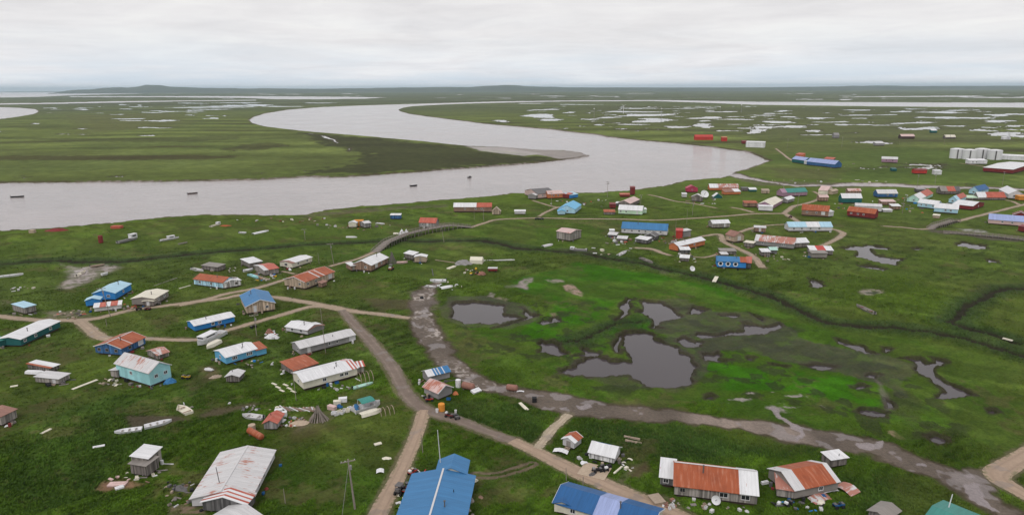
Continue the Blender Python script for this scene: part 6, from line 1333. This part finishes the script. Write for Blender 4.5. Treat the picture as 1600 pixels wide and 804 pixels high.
SC = [
 ('scrap and boards in the roadside junk yard above the long teal house','roadside junk yard scraps',MX+['tan','wood'],(115,492),(27,7),34),
 ('pale driftwood piece on the grass left of the blue house','driftwood left of the blue house',WH,(25,451),(30,5),14),
 ('bit of clutter under the striped lean-to near the blue house','clutter near the lean-to',MX,(200,479),(12,5),10),
 ('scrap piece in the wide junk heap around the faded red shed','junk heap pieces around the faded red shed',MX+['cyan','yellow','blue'],(408,432),(24,8),38),
 ('pale junk piece behind the white and rust house','junk behind the white and rust house',WH,(356,421),(20,5),12),
 ('rotten board beside the turquoise house left corner','rotten boards by the turquoise house',['weath','cream','pale','wood'],(172,598),(20,7),18),
 ('small junk under the turquoise house wall','junk under the turquoise house',['dgrey','dweath','cyan','dred'],(225,606),(22,4),12),
 ('scrap beside the burnt patch and tall narrow shed','scraps round the tall narrow shed',['white','cream','brown','pink'],(212,748),(40,10),18),
 ('rubbish piece between the tall shed and the big white house','rubbish left of the big white house',MX+['black','dgrey'],(280,770),(24,24),36),
 ('clutter along the left wall of the big blue roof','clutter left of the big blue roof',['white','red','pale','pink','brown','dgrey'],(640,762),(14,34),0),
 ('small white and red rubbish at the plank road edge by the big blue roof','rubbish at the plank road edge',['white','pale','red','brown','cream'],(652,737),(14,5),14),
 ('bag or bottle along the lower left wall of the big blue roof','bottles along the big blue roof wall',['white','pale','cream'],(628,784),(6,14),12),
 ('junk beside the little white rust shed and blue patched house','junk round the blue patched house',['black','white','dgrey','pale'],(912,716),(22,9),16),
 ('block or board around the plank deck right corner','blocks right of the plank deck',['pale','wood','cream'],(985,727),(14,9),10),
 ('brick or board under the left porch of the long plank house','rubble under the long plank house porch',['brownr','wood','pale','weath'],(1048,788),(18,10),20),
 ('scrap under the front wall of the long plank house','scraps before the long plank house',['weath','pale','wood'],(1110,795),(55,6),14),
 ('scrap around the rust red plank house','scraps round the rust red plank house',['black','white','dgrey','blue'],(1255,790),(50,8),20),
 ('junk piece in the work yard between smokehouse and log cone','work yard junk pieces',MX+['rred','orange'],(455,660),(28,8),34),
 ('dark scrap on the bare strip left of the smokehouse','dark scraps on the bare strip',['dgrey','black','weath','pale'],(390,638),(18,4),16),
 ('net float or bag at the dirt end of the muddy track','bags near the track end',['cream','white','pale'],(700,447),(22,9),9),
 ('junk piece below the cream wall tent','junk below the wall tent',['white','yellow','black','brown','cream','dred'],(738,425),(14,6),22),
 ('clutter below the big cream house wall','clutter below the big cream house',['dgrey','weath','pale','white'],(520,606),(40,5),16),
 ('clutter beside the pale blue house','clutter round the pale blue house',WH+['dgrey','blue'],(405,570),(25,8),14),
 ('junk around the burnt snowmachine heap beside the track','junk beside the white wrecked car',['white','rust','dgrey','pale'],(424,523),(12,7),14),
 ('small piece on the grass along the far footpath','small pieces along the far footpath',WH,(960,392),(70,8),14),
 ('junk on the lot left of the long blue roof','junk on the lot of the long blue roof',MX,(965,377),(24,6),26),
 ('junk between the red container and the orange house','junk behind the orange house',MX+['dred'],(1046,377),(16,8),22),
 ('clutter in front of the orange house','clutter in front of the orange house',WH+['dgrey'],(1070,404),(22,8),18),
 ('clutter around the long pink striped roof','clutter round the pink striped roof',WH+['blue'],(1215,402),(50,9),20),
 ('clutter near the bright blue round window house','clutter near the round window house',MX,(1135,406),(24,8),14),
 ('clutter by the radome dish','clutter by the radome dish',MX,(1095,314),(30,7),22),
 ('clutter between the far right houses','clutter between the far right houses',MX+['blue'],(1450,318),(70,16),60),
 ('pale debris along the slough','pale debris along the slough',WH,(1280,284),(120,4),26),
 ('scrap near the riverside buildings','riverside scraps',MX+['dred'],(900,318),(60,8),26),
 ('scrap on the river bank above the meadow','river bank scraps',['brown','pale','dred','cream'],(450,344),(80,4),24),
 ('small white thing on the riverside meadow','white things on the riverside meadow',WH,(510,353),(24,4),9),
 ('scrap near the tarp frame and white sheds','scraps near the tarp frame',MX,(580,356),(50,6),14),
 ('junk near the dark teal and white roofed houses','junk near the dark teal house',MX+['pink'],(1360,322),(60,10),40),
 ('pale piece on the far meadow beyond the slough','pale pieces on the far meadow',WH,(1380,262),(120,8),16),
 ('small white speck of rubbish on the near meadow','white rubbish on the near meadow',WH,(360,640),(120,14),8),
]
for i, s in enumerate(SC):
    y = s[3][1]; f = 1.0 if y > 500 else 1.25 if y > 400 else 1.9
    scatter(s[0], s[1], 'scrap', ['crate','board','sheet','tote','slab','heap'] if y > 380 else ['crate','board','slab','heap'], s[2], s[3], s[4], int(s[5]*.9), .3*f, .85*f, i)
loose('heap', 'white wrecked vehicle shell with rusty hood beside the lower track', 'wreck', (425,527), (4.2, 2.2, 1.3), 'white', -.1, name='vehicle_wreck'); loose('heap', 'rust red hood on the white wrecked vehicle shell', 'scrap', (421,519), (2.4, 1.6, 1.3), 'brownr', .2, name='rusty_hood')

# odds and ends against the walls of the nearer houses
rw = random.Random(99)
for lb_, root_, v_ in BL:
    if v_.sc < 2.9 or v_.La * v_.Lc < 12: continue
    for i in range(6 if v_.sc > 4 else 4):
        w_ = rw.choice('ac'); p0, d, L, nrm = v_.face(w_); q_ = p0 + d * (L * rw.uniform(.05, 1.0)) + nrm * rw.uniform(.4, 1.7); g = v_.M @ Vector((q_.x, q_.y, 0))
        kd, nm = rw.choice([('crate', 'wooden_box'), ('board', 'loose_board'), ('drum', 'oil_drum'), ('heap', 'rubbish_bag'), ('tote', 'plastic_tub')]); s_ = rw.uniform(.4, 1.0)
        dm = {'crate': (s_, s_ * .8, s_ * .6), 'board': (s_ * 2.4, .25, .12), 'drum': (.6, .6, .85), 'heap': (s_ * 1.2, s_, s_ * .4), 'tote': (s_, s_ * .7, .45)}[kd]
        o = loose(kd, 'small clutter lying against the wall of one of the nearer houses', 'clutter', (800, 700), dm, rw.choice(['dgrey', 'weath', 'dweath', 'wood', 'pale', 'brown', 'black', 'white', 'dred', 'roofdk']), rw.uniform(0, 3.1), group='clutter against the walls of the nearer houses', name=nm)
        o.location = (g.x, g.y, GZ(g.x, g.y))
# ---------------------------------------------------------------- tall grass near the viewer
# nothing grows up through the things that stand on the meadow
bpy.context.view_layer.update()
def clear_under(o, pad=.15):
    pts = []
    for c in [o] + list(o.children):
        if c.type == 'MESH': pts += [c.matrix_world @ Vector(q) for q in c.bound_box]
    if not pts: return
    mw = o.matrix_world.inverted(); loc = [mw @ q for q in pts]; lo = [min(q[i] for q in loc) - pad for i in (0, 1)]; hi = [max(q[i] for q in loc) + pad for i in (0, 1)]
    if max(hi[0] - lo[0], hi[1] - lo[1]) < .9 : return
    xs = [q.x for q in pts]; ys = [q.y for q in pts]; idx = np.nonzero((Xn > min(xs) - 1) & (Xn < max(xs) + 1) & (Yn > min(ys) - 1) & (Yn < max(ys) + 1))[0]
    if len(idx) == 0: return
    m = np.array(mw); lx = m[0, 0] * Xn[idx] + m[0, 1] * Yn[idx] + m[0, 3]; ly = m[1, 0] * Xn[idx] + m[1, 1] * Yn[idx] + m[1, 3]
    k = (lx > lo[0]) & (lx < hi[0]) & (ly > lo[1]) & (ly < hi[1]); tall[idx[k]] = 0
nn_near = np.nonzero(RGf < 430)[0]; nlim = nn_near[-1] + 1; Xn = X[:nlim].copy(); Yn = Y[:nlim].copy()
for o in list(COL.objects):
    if o.parent is None and 'category' in o and o.location.length < 430: clear_under(o)
def tufts(rmin, rmax, per, hmul, seed):
    rg = np.random.RandomState(seed); n = int(per * (rmax ** 2 - rmin ** 2) * RAD(88) / 2)
    r = np.sqrt(rg.rand(n) * (rmax ** 2 - rmin ** 2) + rmin ** 2); t = RAD(-44) + RAD(88) * rg.rand(n)
    ir = np.searchsorted(RR, r)
    it = np.clip(np.round((np.degrees(t) + 45) / .078).astype(int), 0, len(th_f) - 1); id_ = ir * NT + it
    x = r * np.sin(t); y = r * np.cos(t); tl = tall[id_]; z = Z[id_]
    keep = (tl * (.5 + rg.rand(n)) > .32) & (z > -.3); 
    x, y, z, tl, id_ = x[keep], y[keep], z[keep], tl[keep], id_[keep]; n = len(x)
    h = (.16 + .34 * tl) * (.5 + wnd[id_]) * (.6 + .8 * rg.rand(n)) * hmul; cc = C[id_] * (1.05 + .5 * rg.rand(n))[:, None]; dry = rg.rand(n) < .05
    cc[dry] = cc[dry] * .5 + np.array([.10, .10, .035]) * .5
    nb = 3; V = np.zeros((n, nb, 3, 3)); ang0 = rg.rand(n) * 6.28; flow = .9 + bend[id_] * .06
    for k in range(nb):
        a = ang0 + k * 2.1 + rg.rand(n) * .5; w = (.10 + .10 * rg.rand(n)) * (1 + .4 * hmul); L = h * (.8 + .4 * rg.rand(n))
        bx_ = x + np.cos(a) * .12; by_ = y + np.sin(a) * .12
        V[:, k, 0] = np.stack([bx_ - np.sin(a) * w, by_ + np.cos(a) * w, z - .05], -1)
        V[:, k, 1] = np.stack([bx_ + np.sin(a) * w, by_ - np.cos(a) * w, z - .05], -1)
        V[:, k, 2] = np.stack([bx_ + np.cos(a) * h * .35 + np.cos(flow + .5) * h * .45, by_ + np.sin(a) * h * .35 + np.sin(flow + .5) * h * .45, z + L], -1)
    V = V.reshape(-1, 3); me = bpy.data.meshes.new('tall_grass'); me.vertices.add(len(V)); me.vertices.foreach_set('co', V.astype(np.float32).ravel())
    nf = len(V) // 3; me.loops.add(len(V)); me.loops.foreach_set('vertex_index', np.arange(len(V), dtype=np.int32))
    me.polygons.add(nf); me.polygons.foreach_set('loop_start', (np.arange(nf) * 3).astype(np.int32)); me.update(calc_edges=True)
    ca = me.color_attributes.new('tint', 'FLOAT_COLOR', 'POINT'); a4 = np.ones((len(V), 4), np.float32); a4[:, :3] = np.repeat(cc, nb * 3, 0); ca.data.foreach_set('color', a4.ravel())
    return me
mg, nt, b = mat_new('grass_blades'); at = N(nt, 'ShaderNodeAttribute', attribute_name='tint'); nt.links.new(at.outputs['Color'], b.inputs['Base Color']); b.inputs['Roughness'].default_value = .9; b.inputs['Specular IOR Level'].default_value = 0.03
for args in ((96, 165, 5.0, .60, 1), (165, 290, 1.1, .7, 2), (290, 420, .15, .8, 3)):
    tag(link('tall_grass', tufts(*args), mg), {1: 'dark tall grass of the foreground meadow', 2: 'tall grass between the houses in the middle distance', 3: 'grass tufts along the creek and river bank'}[args[4]], 'grass', kind='stuff')
# ---------------------------------------------------------------- haze
def haze():
    me = bpy.data.meshes.new('haze'); x0, x1, y0, y1, z0, z1 = -62000, 62000, -62000, 62000, -3.0, 260.0
    vs = [(x, y, z) for z in (z0, z1) for y in (y0, y1) for x in (x0, x1)]
    me.from_pydata(vs, [], [(0,2,3,1),(4,5,7,6),(0,1,5,4),(2,6,7,3),(0,4,6,2),(1,3,7,5)])
    m = bpy.data.materials.new('haze'); m.use_nodes = True; nt = m.node_tree; nt.nodes.clear()
    v = nt.nodes.new('ShaderNodeVolumePrincipled'); v.inputs['Density'].default_value = 3.2e-5; v.inputs['Color'].default_value = (0.70, 0.88, 1.0, 1); v.inputs['Anisotropy'].default_value = 0.0
    o = nt.nodes.new('ShaderNodeOutputMaterial'); nt.links.new(v.outputs[0], o.inputs['Volume'])
    tag(link('haze', me, m), 'thin bluish haze over the far tundra plain', 'haze', kind='stuff')
haze()
